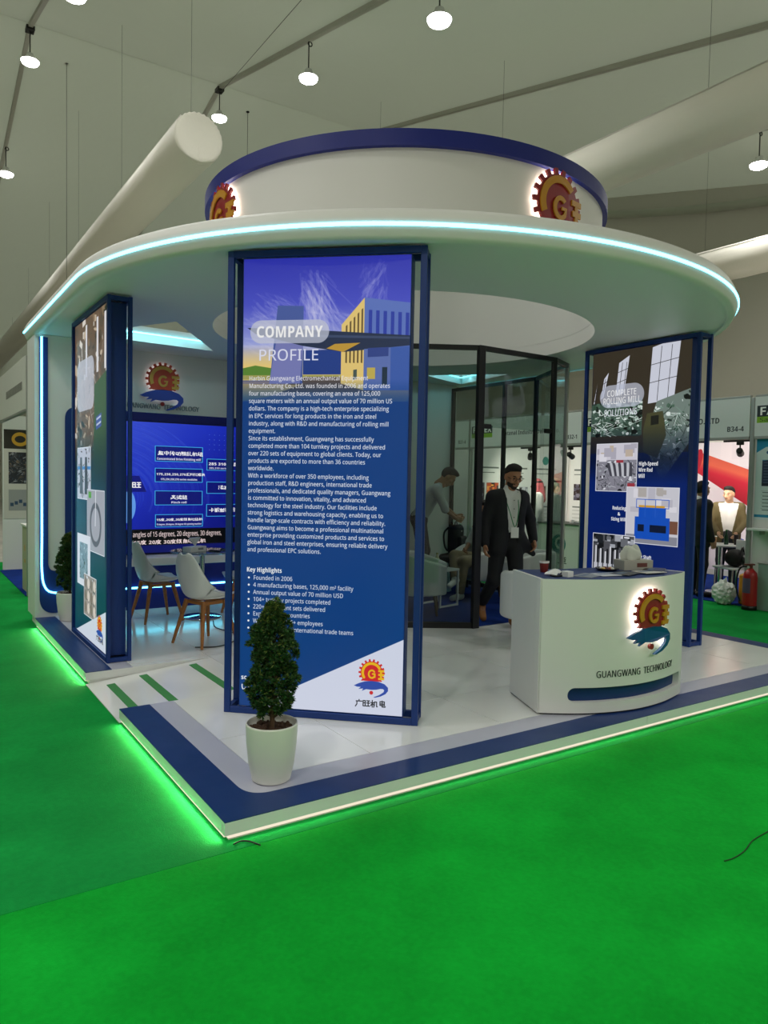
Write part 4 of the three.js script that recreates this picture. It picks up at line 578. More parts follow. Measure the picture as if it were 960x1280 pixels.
{ // round glass table on a chrome stem
  const t = thing('round_table', 'round glass table on a chrome column with a round base', 'table', [1.58, P, -4.75]);
  obj('base', lathe([[0.001, 0.03], [0.05, 0.028], [0.2, 0.014], [0.215, 0.006], [0.215, 0], [0.001, 0]], 40), M.chrome, t); obj('column', cyl(0.028, 0.028, 0.7, 0, 0.02, 0), M.chrome, t); obj('mount', lathe([[0.028, 0.68], [0.09, 0.715], [0.09, 0.72], [0.001, 0.72]], 24), M.chrome, t);
  obj('table_top', lathe([[0.001, 0.72], [0.33, 0.72], [0.34, 0.725], [0.34, 0.733], [0.33, 0.738], [0.001, 0.738]], 56), new THREE.MeshPhysicalMaterial({ color: '#8fa6b4', roughness: 0.06, transmission: 0.6, thickness: 0 }), t);
  const b = thing('tissue_box', 'white tissue box with a tissue pulled up on the glass table', 'tissue box', [1.47, P + 0.738, -4.68], 0.5); obj('carton', rb(0.24, 0.055, 0.12, 0, 0.0275, 0, 0.004), M.plastic, b); obj('label_band', bx(0.08, 0.022, 0.002, 0.03, 0.03, 0.061), std('#8a8f94', 0.6), b);
  const g = new THREE.ConeGeometry(0.06, 0.1, 14, 8), p = g.attributes.position; for (let i = 0; i < p.count; i++) { const k = 1 + 0.3 * Math.sin(Math.atan2(p.getZ(i), p.getX(i)) * 5 + p.getY(i) * 40); p.setXYZ(i, p.getX(i) * k * 1.3 + 0.02 * p.getY(i) * 10, p.getY(i), p.getZ(i) * k * 0.5); } g.rotateX(Math.PI).computeVertexNormals(); obj('tissue', g.translate(0, 0.1, 0), M.plastic, b);
  const m = thing('remote_control', 'small black remote hanging at the table edge', 'remote', [1.66, P + 0.7385, -4.58], 0.6); obj('body', rb(0.035, 0.016, 0.13, 0, 0.008, 0, 0.006), M.black, m); for (let i = 0; i < 4; i++) obj('button', cyl(0.005, 0.005, 0.003, 0, 0.0155, -0.04 + i * 0.022, 10), std('#555', 0.6), m);
  const c = thing('power_cable', 'thin dark cable curling across the white floor by the shell chair', 'cable', [0, P, 0]); obj('cable_run', tube([[1.02, 0.006, -3.35], [1.2, 0.006, -3.28], [1.42, 0.006, -3.42], [1.55, 0.006, -3.7], [1.5, 0.006, -4.1], [1.6, 0.006, -4.45]], 0.005, 60, 6), M.rubber, c);
}
// ---------------------------------------------------------------- potted conifers
function conifer(label, [x, y, z], turn, seedNo) {
  const t = thing('potted_conifer', label, 'plant', [x, y, z], turn), keep = seed; seed = seedNo;
  obj('pot', lathe([[0.001, 0.004], [0.09, 0], [0.1, 0.008], [0.118, 0.09], [0.13, 0.2], [0.134, 0.29], [0.132, 0.3], [0.126, 0.3], [0.124, 0.285], [0.12, 0.24], [0.001, 0.24]], 48), M.pot, t);
  const soil = []; for (let i = 0; i < 130; i++) { const a = rnd() * 6.283, r = 0.112 * Math.sqrt(rnd()), s = rr(0.006, 0.014); soil.push(new THREE.DodecahedronGeometry(s, 0).rotateX(rnd() * 3).rotateY(rnd() * 3).translate(Math.cos(a) * r, 0.262 + rr(0, 0.012), Math.sin(a) * r)); }
  soil.push(lathe([[0.12, 0.262], [0.001, 0.268]], 30)); const sg = obj('bark_mulch', soil, M.soil, t); sg.userData.kind = 'stuff';
  const stems = [bar([0, 0.25, 0], [0.012, 0.62, 0.0], 0.014, 0.008), bar([0.012, 0.62, 0], [0.01, 0.93, 0.01], 0.008, 0.003)], leaf = [], col = [];
  const clumps = []; for (let i = 0; i < 430; i++) {
    const h = Math.pow(rnd(), 0.85), yy = 0.33 + h * 0.58, prof = h < 0.14 ? 0.06 + h * 0.42 : h < 0.62 ? 0.125 - Math.abs(h - 0.32) * 0.06 : 0.107 * (1 - (h - 0.62) / 0.4) ** 0.75 + 0.012, a = rnd() * 6.283, rad = prof * Math.pow(rnd(), 0.4) * (1 + 0.25 * Math.sin(a * 3 + h * 14)); clumps.push([Math.cos(a) * rad, yy, Math.sin(a) * rad, a, h]);
  }
  clumps.push([0.01, 0.93, 0.01, 0, 1], [-0.005, 0.9, 0.005, 2, 1], [0.03, 0.86, 0, 1, 1], [-0.02, 0.84, 0.02, 4, 1]);
  const pos = [], cl = []; for (const [cx, cy, cz, a, h] of clumps) {
    if (rnd() < 0.3) stems.push(bar([0.008, cy - 0.05, 0], [cx, cy, cz], 0.004, 0.002, 5));
    const n = 52, size = rr(0.75, 1.1); for (let k = 0; k < n; k++) {
      const d = V3(rr(-1, 1) + Math.cos(a) * 0.5, rr(-0.5, 1.1), rr(-1, 1) + Math.sin(a) * 0.5).normalize(), s = V3(rr(-1, 1), rr(-1, 1), rr(-1, 1)).cross(d).normalize(), l = rr(0.02, 0.034) * size, w = 0.0042, b0 = V3(cx, cy, cz).addScaledVector(d, 0.004), m = b0.clone().addScaledVector(d, l * 0.5), e = b0.clone().addScaledVector(d, l);
      const A = m.clone().addScaledVector(s, w), B = m.clone().addScaledVector(s, -w); for (const q of [b0, A, e, b0, e, B]) pos.push(q.x, q.y, q.z); const young = rnd() < (h > 0.85 ? 0.35 : 0.1), c = young ? [0.14, 0.19, 0.03] : [0.014 + 0.02 * rnd(), 0.055 + 0.05 * rnd(), 0.014]; for (let v = 0; v < 6; v++) cl.push(...c);
    }
  }
  const g = new THREE.BufferGeometry(); g.setAttribute('position', new THREE.Float32BufferAttribute(pos, 3)); g.setAttribute('color', new THREE.Float32BufferAttribute(cl, 3)); g.computeVertexNormals();
  const m = new THREE.Mesh(g, new THREE.MeshStandardMaterial({ vertexColors: true, roughness: 0.7, side: THREE.DoubleSide })); m.name = 'foliage'; m.userData.kind = 'stuff'; t.add(m);
  obj('stem', stems, M.bark, t); seed = keep; return t;
}
conifer('small potted conifer in a cream pot on the corner of the platform', [0.385, P, -0.34], 0, 101);
conifer('small potted conifer in a white pot in front of the lit rear pier', [0.3, P, -5.22], 1.2, 404);
// ---------------------------------------------------------------- seats and small furniture around the glass room
function tubChair(label, pos, turn, s = 1) {
  const t = thing('tub_chair', label, 'armchair', pos, turn, 'white tub chairs'); t.scale.setScalar(s);
  const g = new THREE.CylinderGeometry(0.34, 0.29, 0.42, 40, 8, true, Math.PI * 0.5 - 1.1 + Math.PI / 2, Math.PI * 2 - 2.0); const p = g.attributes.position;
  const sh = new THREE.Shape(); const a0 = 0.62, a1 = Math.PI * 2 - 0.62; sh.absarc(0, 0, 0.34, a0, a1, false); sh.absarc(0, 0, 0.25, a1, a0, true); sh.closePath();
  const back = new THREE.ExtrudeGeometry(sh, { depth: 0.4, bevelEnabled: true, bevelSize: 0.02, bevelThickness: 0.03, bevelSegments: 4, curveSegments: 40 }).rotateX(-Math.PI / 2).rotateY(-Math.PI / 2); const q = back.attributes.position; for (let i = 0; i < q.count; i++) { const z = q.getZ(i); q.setY(i, q.getY(i) * (1 - 0.28 * Math.max(0, (z + 0.1) / 0.4))); } back.computeVertexNormals();
  obj('shell_back', back.translate(0, 0.27, 0), M.plastic, t); obj('seat', lathe([[0.001, 0.42], [0.2, 0.42], [0.26, 0.39], [0.26, 0.26], [0.001, 0.26]], 36), M.plastic, t);
  obj('base', lathe([[0.001, 0.24], [0.24, 0.24], [0.3, 0.28], [0.25, 0.28], [0.001, 0.28]], 36), M.plastic, t);
  for (const [x, z] of [[-1, 1], [1, 1], [-1, -1], [1, -1]]) obj('leg', bar([x * 0.2, 0, z * 0.2], [x * 0.17, 0.25, z * 0.17], 0.014, 0.02), M.bark, t);
}
tubChair('white tub chair standing between the counter and the doorway', [4.02, P + 0.004, -2.06], 2.5);
tubChair('white tub chair beside the low side table in the glass room', [3.88, RF, -3.8], 0.9);
tubChair('empty white tub chair near the doorway of the glass room', [5.3, RF, -3.52], -2.2);
tubChair('white tub chair carrying the seated man in the glass room', [5.32, RF, -4.42], -1.52);
{ const t = thing('side_table', 'low white side table with an open square frame', 'table', [4.4, RF, -4.12], 0.2); obj('table_top', rb(0.36, 0.025, 0.36, 0, 0.45, 0, 0.004), M.plastic, t); for (const x of [-0.165, 0.165]) for (const z of [-0.165, 0.165]) obj('leg', rb(0.022, 0.44, 0.022, x, 0.22, z, 0.003), M.plastic, t); for (const z of [-0.165, 0.165]) obj('foot_rail', rb(0.31, 0.022, 0.022, 0, 0.012, z, 0.003), M.plastic, t);
  const v = thing('water_bottle', 'small plastic bottle with yellow label on the low side table', 'bottle', [4.34, RF + 0.4625, -4.09]); obj('bottle_body', lathe([[0.001, 0], [0.03, 0], [0.032, 0.02], [0.032, 0.12], [0.014, 0.16], [0.012, 0.18], [0.001, 0.18]], 20), std('#c8c49a', 0.2), v); obj('cap', cyl(0.014, 0.014, 0.02, 0, 0.178, 0, 14), std('#9aa24a', 0.4), v);
  const d = thing('saucer', 'dark saucer on the low side table', 'saucer', [4.48, RF + 0.4625, -4.15]); obj('dish', lathe([[0.001, 0.004], [0.045, 0.004], [0.07, 0.015], [0.072, 0.012], [0.045, 0], [0.001, 0]], 24), std('#26302e', 0.3), d);
  const bk = thing('backpack', 'black backpack standing on a dark stool in front of the bending man', 'backpack', [5.49, RF + 0.5, -5.15], 0.5); obj('bag_body', rb(0.3, 0.42, 0.17, 0, 0.21, 0, 0.07, 5), std('#15171a', 0.75), bk); obj('front_pocket', rb(0.24, 0.22, 0.07, 0, 0.15, 0.1, 0.03, 4), std('#191b1f', 0.7), bk); obj('badge', cyl(0.012, 0.012, 0.004, 0, 0, 0, 14).rotateX(Math.PI / 2).translate(0.0, 0.33, 0.088), M.plastic, bk); obj('haul_loop', new THREE.TorusGeometry(0.035, 0.008, 8, 20).translate(0, 0.43, 0), M.black, bk); for (const x of [-0.08, 0.08]) obj('strap', tube([[x, 0.38, -0.08], [x * 1.2, 0.3, -0.14], [x * 1.3, 0.1, -0.12], [x * 1.2, 0.04, -0.08]], 0.014), M.black, bk); obj('green_tag', rb(0.05, 0.015, 0.01, 0.09, 0.42, 0.03, 0.003), std('#2c7a3a', 0.6), bk);
  const st = thing('dark_stool', 'dark upholstered stool under the black backpack', 'stool', [5.49, RF, -5.15], 0.5); obj('seat', rb(0.42, 0.12, 0.36, 0, 0.44, 0, 0.04, 4), std('#2a2622', 0.8), st); for (const x of [-0.16, 0.16]) for (const z of [-0.13, 0.13]) obj('leg', rb(0.03, 0.39, 0.03, x, 0.195, z, 0.004), M.black, st);
  const pb = thing('plastic_bag', 'pale teal plastic bag standing on the carpet beside the dark stool', 'bag', [5.2, RF, -4.98], 0.3); const g = new THREE.CylinderGeometry(0.045, 0.085, 0.34, 20, 10), p = g.attributes.position; for (let i = 0; i < p.count; i++) { const a = Math.atan2(p.getZ(i), p.getX(i)), k = 1 + 0.12 * Math.sin(a * 5 + p.getY(i) * 12); p.setX(i, p.getX(i) * k); p.setZ(i, p.getZ(i) * k * 0.7); } g.computeVertexNormals(); obj('sack', g.translate(0, 0.17, 0), std('#a9cfd2', 0.5), pb); obj('handle', new THREE.TorusGeometry(0.035, 0.006, 6, 16).translate(0, 0.36, 0), std('#a9cfd2', 0.5), pb); }
// ---------------------------------------------------------------- people: smooth bodies meshed from distance fields
const add = (a, b, k = 1) => [a[0] + b[0] * k, a[1] + b[1] * k, a[2] + b[2] * k], sub = (a, b) => [a[0] - b[0], a[1] - b[1], a[2] - b[2]], mix3 = (a, b, t) => [a[0] + (b[0] - a[0]) * t, a[1] + (b[1] - a[1]) * t, a[2] + (b[2] - a[2]) * t], nrm = (a) => { const l = Math.hypot(...a) || 1; return [a[0] / l, a[1] / l, a[2] / l]; }, crs = (a, b) => [a[1] * b[2] - a[2] * b[1], a[2] * b[0] - a[0] * b[2], a[0] * b[1] - a[1] * b[0]];
const cap = (a, b, ra, rb = ra) => ({ a, b, ra, rb, lo: [0, 1, 2].map((i) => Math.min(a[i] - ra, b[i] - rb)), hi: [0, 1, 2].map((i) => Math.max(a[i] + ra, b[i] + rb)), d(x, y, z) { const dx = b[0] - a[0], dy = b[1] - a[1], dz = b[2] - a[2], l = dx * dx + dy * dy + dz * dz || 1e-9; let t = ((x - a[0]) * dx + (y - a[1]) * dy + (z - a[2]) * dz) / l; t = t < 0 ? 0 : t > 1 ? 1 : t; return Math.hypot(x - a[0] - dx * t, y - a[1] - dy * t, z - a[2] - dz * t) - ra - (rb - ra) * t; } });
const ell = (c, r) => ({ lo: [0, 1, 2].map((i) => c[i] - r[i]), hi: [0, 1, 2].map((i) => c[i] + r[i]), d(x, y, z) { const k = Math.hypot((x - c[0]) / r[0], (y - c[1]) / r[1], (z - c[2]) / r[2]); return (k - 1) * Math.min(...r); } });
function skin(prims, cell, k = 0.03, post) {
  const lo = [0, 1, 2].map((i) => Math.min(...prims.map((p) => p.lo[i])) - 2.5 * cell), hi = [0, 1, 2].map((i) => Math.max(...prims.map((p) => p.hi[i])) + 2.5 * cell), n = [0, 1, 2].map((i) => Math.ceil((hi[i] - lo[i]) / cell) + 1), F = new Float32Array(n[0] * n[1] * n[2]).fill(9);
  const I = (i, j, l) => (l * n[1] + j) * n[0] + i;
  for (const p of prims) { const m = k + 2 * cell, a = [0, 1, 2].map((c) => Math.max(0, Math.floor((p.lo[c] - m - lo[c]) / cell))), b = [0, 1, 2].map((c) => Math.min(n[c] - 1, Math.ceil((p.hi[c] + m - lo[c]) / cell)));
    for (let l = a[2]; l <= b[2]; l++) for (let j = a[1]; j <= b[1]; j++) for (let i = a[0]; i <= b[0]; i++) { const q = I(i, j, l), d = p.d(lo[0] + i * cell, lo[1] + j * cell, lo[2] + l * cell), f = F[q], h = Math.max(k - Math.abs(d - f), 0) / k; F[q] = Math.min(d, f) - h * h * k * 0.25; } }
  if (post) for (let l = 0; l < n[2]; l++) for (let j = 0; j < n[1]; j++) for (let i = 0; i < n[0]; i++) { const q = I(i, j, l); F[q] = post(F[q], lo[0] + i * cell, lo[1] + j * cell, lo[2] + l * cell); }
  const vid = new Map(), pos = [], idx = [];
  const corner = [[0, 0, 0], [1, 0, 0], [0, 1, 0], [1, 1, 0], [0, 0, 1], [1, 0, 1], [0, 1, 1], [1, 1, 1]], edges = [[0, 1], [2, 3], [4, 5], [6, 7], [0, 2], [1, 3], [4, 6], [5, 7], [0, 4], [1, 5], [2, 6], [3, 7]];
  for (let l = 0; l + 1 < n[2]; l++) for (let j = 0; j + 1 < n[1]; j++) for (let i = 0; i + 1 < n[0]; i++) {
    let mask = 0; const v = corner.map(([a, b, c], q) => { const f = F[I(i + a, j + b, l + c)]; if (f < 0) mask |= 1 << q; return f; }); if (mask === 0 || mask === 255) continue;
    let s = [0, 0, 0], c = 0; for (const [a, b] of edges) if ((v[a] < 0) !== (v[b] < 0)) { const t = v[a] / (v[a] - v[b]); for (let q = 0; q < 3; q++) s[q] += corner[a][q] + (corner[b][q] - corner[a][q]) * t; c++; }
    vid.set(I(i, j, l), pos.length / 3); pos.push(lo[0] + (i + s[0] / c) * cell, lo[1] + (j + s[1] / c) * cell, lo[2] + (l + s[2] / c) * cell);
  }
  const dirs = [[1, 0, 0, [0, 1, 0], [0, 0, 1]], [0, 1, 0, [0, 0, 1], [1, 0, 0]], [0, 0, 1, [1, 0, 0], [0, 1, 0]]];
  for (let l = 1; l + 1 < n[2]; l++) for (let j = 1; j + 1 < n[1]; j++) for (let i = 1; i + 1 < n[0]; i++) { const f0 = F[I(i, j, l)] < 0; for (const [a, b, c, u, w] of dirs) { const f1 = F[I(i + a, j + b, l + c)] < 0; if (f0 === f1) continue; const q = (s, t) => vid.get(I(i - u[0] * s - w[0] * t, j - u[1] * s - w[1] * t, l - u[2] * s - w[2] * t)); const A = q(0, 0), B = q(1, 0), C = q(1, 1), D = q(0, 1); if ([A, B, C, D].some((e) => e === undefined)) continue; f0 ? idx.push(A, B, C, A, C, D) : idx.push(A, C, B, A, D, C); } }
  const g = new THREE.BufferGeometry(); g.setAttribute('position', new THREE.Float32BufferAttribute(pos, 3)); g.setIndex(idx); g.computeVertexNormals(); return g;
}
function headFrame(g, c, yaw, pitch) { return g.scale(1.07, 1.07, 1.07).rotateX(pitch).rotateY(yaw).translate(...c); }
function headGeo() { return skin([ell([0, 0.022, -0.008], [0.076, 0.097, 0.094]), ell([0, -0.05, 0.022], [0.058, 0.06, 0.064]), ell([0, -0.093, 0.055], [0.026, 0.02, 0.022]), cap([0, 0.012, 0.086], [0, -0.03, 0.103], 0.009, 0.014), cap([-0.014, -0.036, 0.094], [0.014, -0.036, 0.094], 0.008), cap([-0.036, 0.026, 0.074], [0.036, 0.026, 0.074], 0.014), cap([-0.02, -0.062, 0.084], [0.02, -0.062, 0.084], 0.008), ell([0.046, -0.015, 0.062], [0.022, 0.022, 0.02]), ell([-0.046, -0.015, 0.062], [0.022, 0.022, 0.02]), ell([0.079, -0.006, -0.006], [0.01, 0.03, 0.018]), ell([-0.079, -0.006, -0.006], [0.01, 0.03, 0.018]), cap([0, -0.06, -0.015], [0, -0.15, -0.03], 0.05, 0.052)], 0.0075, 0.018); }
const HEAD = headGeo();
function handGeo(wrist, dir, palm, side, curl = 0.5) { // fingers bend towards palm normal; thumb leaves the side of the palm
  const X = nrm(dir), Z = nrm(sub(palm, X.map((v) => v * (palm[0] * X[0] + palm[1] * X[1] + palm[2] * X[2])))), Y = crs(Z, X), w = (a, b, c) => [0, 1, 2].map((i) => wrist[i] + X[i] * a + Y[i] * b * side + Z[i] * c), pr = [];
  pr.push(cap(w(-0.02, 0, 0), w(0.02, 0, 0), 0.026, 0.026), cap(w(0.03, 0.022, 0), w(0.082, 0.028, 0.002), 0.018, 0.014), cap(w(0.03, 0, 0), w(0.086, 0.006, 0.0), 0.019, 0.014), cap(w(0.03, -0.02, 0), w(0.078, -0.026, 0.002), 0.018, 0.014));
  [[0.03, 0.066, 0.0090], [0.01, 0.075, 0.0094], [-0.011, 0.07, 0.009], [-0.03, 0.054, 0.0082]].forEach(([b, len, r], i) => { const p0 = w(0.084, b, 0), a1 = curl * 0.8, p1 = w(0.084 + Math.cos(a1) * len * 0.5, b * 1.08, Math.sin(a1) * len * 0.5), a2 = curl * 1.7, p2 = w(0.084 + Math.cos(a1) * len * 0.5 + Math.cos(a2) * len * 0.5, b * 1.1, Math.sin(a1) * len * 0.5 + Math.sin(a2) * len * 0.5); pr.push(cap(p0, p1, r, r * 0.95), cap(p1, p2, r * 0.95, r * 0.8)); });
  pr.push(cap(w(0.022, 0.026, 0.006), w(0.055, 0.05, 0.018), 0.013, 0.0105), cap(w(0.055, 0.05, 0.018), w(0.082, 0.052, 0.026), 0.0105, 0.009));
  return skin(pr, 0.006, 0.008);
}
function person(o) {
  const t = thing('person', o.label, 'person', o.at, o.turn ?? 0); t.scale.setScalar(o.scale ?? 1);
  const J = { pel: [0, 0.95, 0], neck: [0, 1.46, -0.01], head: [0, 1.63, 0.03], shL: [0.185, 1.41, -0.01], shR: [-0.185, 1.41, -0.01], elL: [0.24, 1.13, -0.03], elR: [-0.24, 1.13, -0.03], wrL: [0.25, 0.88, 0.05], wrR: [-0.25, 0.88, 0.05], hipL: [0.085, 0.93, 0], hipR: [-0.085, 0.93, 0], knL: [0.1, 0.5, 0.02], knR: [-0.1, 0.5, 0.02], anL: [0.1, 0.085, -0.02], anR: [-0.1, 0.085, -0.02], toeL: [0.12, 0.035, 0.14], toeR: [-0.12, 0.035, 0.14], ...o.joints };
  const A = nrm(sub(J.shL, J.shR)), yaw = o.yaw ?? 0, pitch = o.pitch ?? 0, cl = o.cell ?? 0.016, up = nrm(sub(J.neck, J.pel));
  const torso = (g, low = 0) => { const c1 = mix3(J.pel, J.neck, 0.8), c0 = add(J.pel, up, -low); return [-1, 1].flatMap((s) => [cap(add(c1, A, s * 0.085), add(mix3(J.pel, J.neck, 0.32), A, s * 0.068), 0.1 + g, 0.098 + g), cap(add(mix3(J.pel, J.neck, 0.32), A, s * 0.068), add(c0, A, s * 0.078), 0.098 + g, 0.105 + g), cap(add(J.neck, up, -0.03), s > 0 ? J.shL : J.shR, 0.056 + g, 0.062 + g)]); };
  const arm = (s, g, full) => { const sh = J['sh' + s], el = J['el' + s], wr = J['wr' + s], r = [cap(sh, el, 0.058 + g, 0.046 + g)]; if (full) r.push(cap(el, mix3(el, wr, full), 0.046 + g, 0.036 + g)); return r; };
  const leg = (s, g, k = 1) => [cap(J['hip' + s], J['kn' + s], 0.086 + g, 0.06 + g), cap(J['kn' + s], mix3(J['kn' + s], J['an' + s], k), 0.058 + g, 0.046 + g)];
  const S = std(o.skin ?? '#b98a6a', 0.6);
  const parts = [skin([...torso(-0.02), ...arm('L', -0.014, 1), ...arm('R', -0.014, 1), ...leg('L', -0.016), ...leg('R', -0.016), cap(J.hipL, J.hipR, 0.09), cap(J.neck, add(J.head, up, -0.1), 0.052, 0.05), cap(add(J.anL, [0, -0.03, 0]), J.toeL, 0.035, 0.028), cap(add(J.anR, [0, -0.03, 0]), J.toeR, 0.035, 0.028)], cl, 0.03), headFrame(HEAD.clone(), J.head, yaw, pitch)];
  for (const s of ['L', 'R']) { const dir = o['hand' + s] ?? nrm(sub(J['wr' + s], J['el' + s])); parts.push(handGeo(J['wr' + s], dir, o['palm' + s] ?? [s === 'L' ? -1 : 1, 0, 0.2], s === 'L' ? 1 : -1, o.curl ?? 0.45)); }
  obj('body', parts, S, t);
  // face
  const fm = (g, n, m) => obj(n, headFrame(g, J.head, yaw, pitch), m, t);
  fm(mergeGeometries([-1, 1].map((s) => new THREE.SphereGeometry(0.0125, 12, 8).scale(1, 0.62, 0.7).translate(s * 0.031, 0.004, 0.079))), 'eyes', std('#1a1412', 0.3)); fm(mergeGeometries([-1, 1].map((s) => new THREE.CapsuleGeometry(0.0055, 0.028, 3, 8).rotateZ(Math.PI / 2 + s * 0.12).translate(s * 0.033, 0.03, 0.0865))), 'eyebrows', std(o.hair ?? '#17120f', 0.9)); fm(new THREE.SphereGeometry(0.02, 12, 8).scale(1.1, 0.22, 0.3).translate(0, -0.062, 0.091), 'lips', std('#8c5648', 0.5));
  if (!o.scarf) fm(skin([ell([0, 0.032, -0.012], [0.083, 0.1, 0.1]), ell([0, 0.105, 0.03], [0.06, 0.03, 0.062])], 0.007, 0.02, (d, x, y, z) => Math.max(d, (z > 0.03 ? 0.062 + (z - 0.03) * 0.35 : z > -0.025 ? 0.01 + (z + 0.025) * 0.95 : -0.058) - y)), 'hair', std(o.hair ?? '#17120f', 0.85));
  if (o.beard) fm(skin([ell([0, -0.053, 0.022], [0.0605, 0.064, 0.0672]), ell([0, -0.095, 0.055], [0.03, 0.024, 0.026]), cap([-0.022, -0.049, 0.09], [0.022, -0.049, 0.09], 0.0065)], 0.005, 0.008, (d, x, y, z) => Math.max(d, 0.004 - z, y + 0.044 - Math.max(0, Math.abs(x) - 0.045) * 2.5, -(Math.hypot(x, (y + 0.063) * 2.0, z - 0.095) - 0.021))), 'beard', std('#2a1f19', 0.9));
  if (o.glasses) fm(mergeGeometries([...[-1, 1].map((s) => new THREE.TorusGeometry(0.021, 0.0022, 6, 20).scale(1.15, 0.85, 1).translate(s * 0.032, 0.004, 0.098)), new THREE.CylinderGeometry(0.002, 0.002, 0.018, 6).rotateZ(Math.PI / 2).translate(0, 0.006, 0.101), ...[-1, 1].map((s) => new THREE.BoxGeometry(0.003, 0.004, 0.1).translate(s * 0.074, 0.008, 0.048))]), 'glasses', M.black);
  const G = (n, pr, c, k = 0.03, post) => obj(n, skin(pr, cl, k, post), c.isMaterial ? c : std(c, 0.8), t);
  if (o.thobe) G('robe', [...torso(0.016), ...arm('L', 0.014, 0.94), ...arm('R', 0.014, 0.94), ...[-1, 1].map((s) => cap(add(J.pel, [s * 0.06, 0, 0]), [s * 0.1, 0.12, 0], 0.13, 0.14))], o.thobe, 0.05);
  else {
    G('trousers', [cap(J.hipL, J.hipR, 0.116), cap(add(J.pel, A, 0.06), add(J.pel, A, -0.06), 0.112), ...leg('L', 0.014, 0.93), ...leg('R', 0.014, 0.93)], o.trousers, 0.03);
    G('shirt', [...torso(0.006), ...arm('L', 0.004, o.sleeve ?? 0.1), ...arm('R', 0.004, o.sleeve ?? 0.1), cap(J.neck, add(J.neck, up, 0.035), 0.062, 0.06)], o.shirt, 0.03);
    if (o.jacket) { // open at the front over the shirt
      const f = o.open ?? 0.05; G('jacket', [...torso(0.022), ...arm('L', 0.014, 0.96), ...arm('R', 0.014, 0.96), ...[-1, 1].map((s) => cap(add(J.pel, A, s * 0.085), add(add(J.pel, A, s * 0.1), [0, -0.12, 0]), 0.118, 0.115)), ...(o.extra ?? [])], o.jacket, 0.03, (d, x, y, z) => (f > 0 ? Math.max(d, -Math.max(Math.abs(x - (o.openX ?? 0)) - f * (y > J.neck[1] - 0.5 ? 0.45 + 0.75 * (y - J.neck[1] + 0.5) / 0.5 : 0.5 + (J.neck[1] - 0.5 - y) * 1.1), 0.02 - z)) : d));
    }
  }
  const shoe = (s) => obj('shoe', skin([cap(add(J['an' + s], [0, -0.035, -0.025]), J['toe' + s], 0.044, 0.036), cap(J['an' + s], add(J['an' + s], [0, -0.04, 0]), 0.048, 0.046)], 0.01, 0.02), std(o.shoes ?? '#111', 0.5), t); shoe('L'); shoe('R');
  if (o.scarf) { fm(skin([ell([0, 0.035, -0.015], [0.092, 0.102, 0.106]), cap([0.085, -0.02, -0.01], [0.1, -0.2, 0.0], 0.03, 0.05), cap([-0.085, -0.02, -0.01], [-0.1, -0.2, 0.0], 0.03, 0.05), cap([0, 0.0, -0.08], [0, -0.26, -0.09], 0.06, 0.1)], 0.01, 0.04, (d, x, y, z) => Math.max(d, -Math.max(Math.hypot(x * 1.0, (y + 0.04) * 0.62) - 0.066, 0.02 - z))), 'head_scarf', o.scarf); fm(mergeGeometries([0.062, 0.076].map((y) => new THREE.TorusGeometry(0.094, 0.009, 8, 40).rotateX(Math.PI / 2).scale(1, 1, 1.1).translate(0, y, -0.012))), 'head_cord', M.black); }
  return t;
}
// the man in the dark suit stepping out of the glass room
const suit = person({ label: 'bearded man in dark suit and white shirt stepping out of the glass room', at: [4.27, P + 0.003, -2.79], turn: -0.42, cell: 0.013, skin: '#a97858', hair: '#14100e', beard: true, glasses: true, yaw: 0.22, pitch: 0.3, shirt: '#d6d8d4', trousers: '#0f1116', jacket: '#0e1017', shoes: '#a0662e', sleeve: 0.3, open: 0.075, openX: 0.03, curl: 0.6,
  joints: { pel: [0, 0.95, 0], neck: [0.01, 1.45, 0.03], head: [0.03, 1.61, 0.075], shL: [0.165, 1.385, 0.0], shR: [-0.165, 1.385, 0.03], elL: [0.3, 1.15, -0.1], wrL: [0.3, 0.93, 0.02], elR: [-0.25, 1.13, 0.02], wrR: [-0.27, 0.89, 0.1], hipL: [0.085, 0.93, 0.01], hipR: [-0.085, 0.93, -0.01], knL: [0.09, 0.52, 0.1], anL: [0.09, 0.085, 0.05], toeL: [0.1, 0.035, 0.21], knR: [-0.13, 0.5, 0.02], anR: [-0.17, 0.2, -0.28], toeR: [-0.18, 0.045, -0.17] }, extra: [cap([0.12, 0.95, 0.05], [0.3, 0.78, 0.02], 0.09, 0.03)] });
obj('badge', rb(0.085, 0.11, 0.004, 0.03, 1.02, 0.185, 0.002), M.plastic, suit); obj('lanyard', tube([[-0.07, 1.45, 0.07], [-0.03, 1.25, 0.17], [0.03, 1.08, 0.188], [0.07, 1.25, 0.17], [0.09, 1.45, 0.07]], 0.005, 40, 6), std('#1f7a4a', 0.6), suit); for (let i = 0; i < 3; i++) obj('shirt_button', new THREE.SphereGeometry(0.006, 8, 6).translate(0.03, 1.36 - i * 0.09, 0.142 + i * 0.004), M.black, suit);
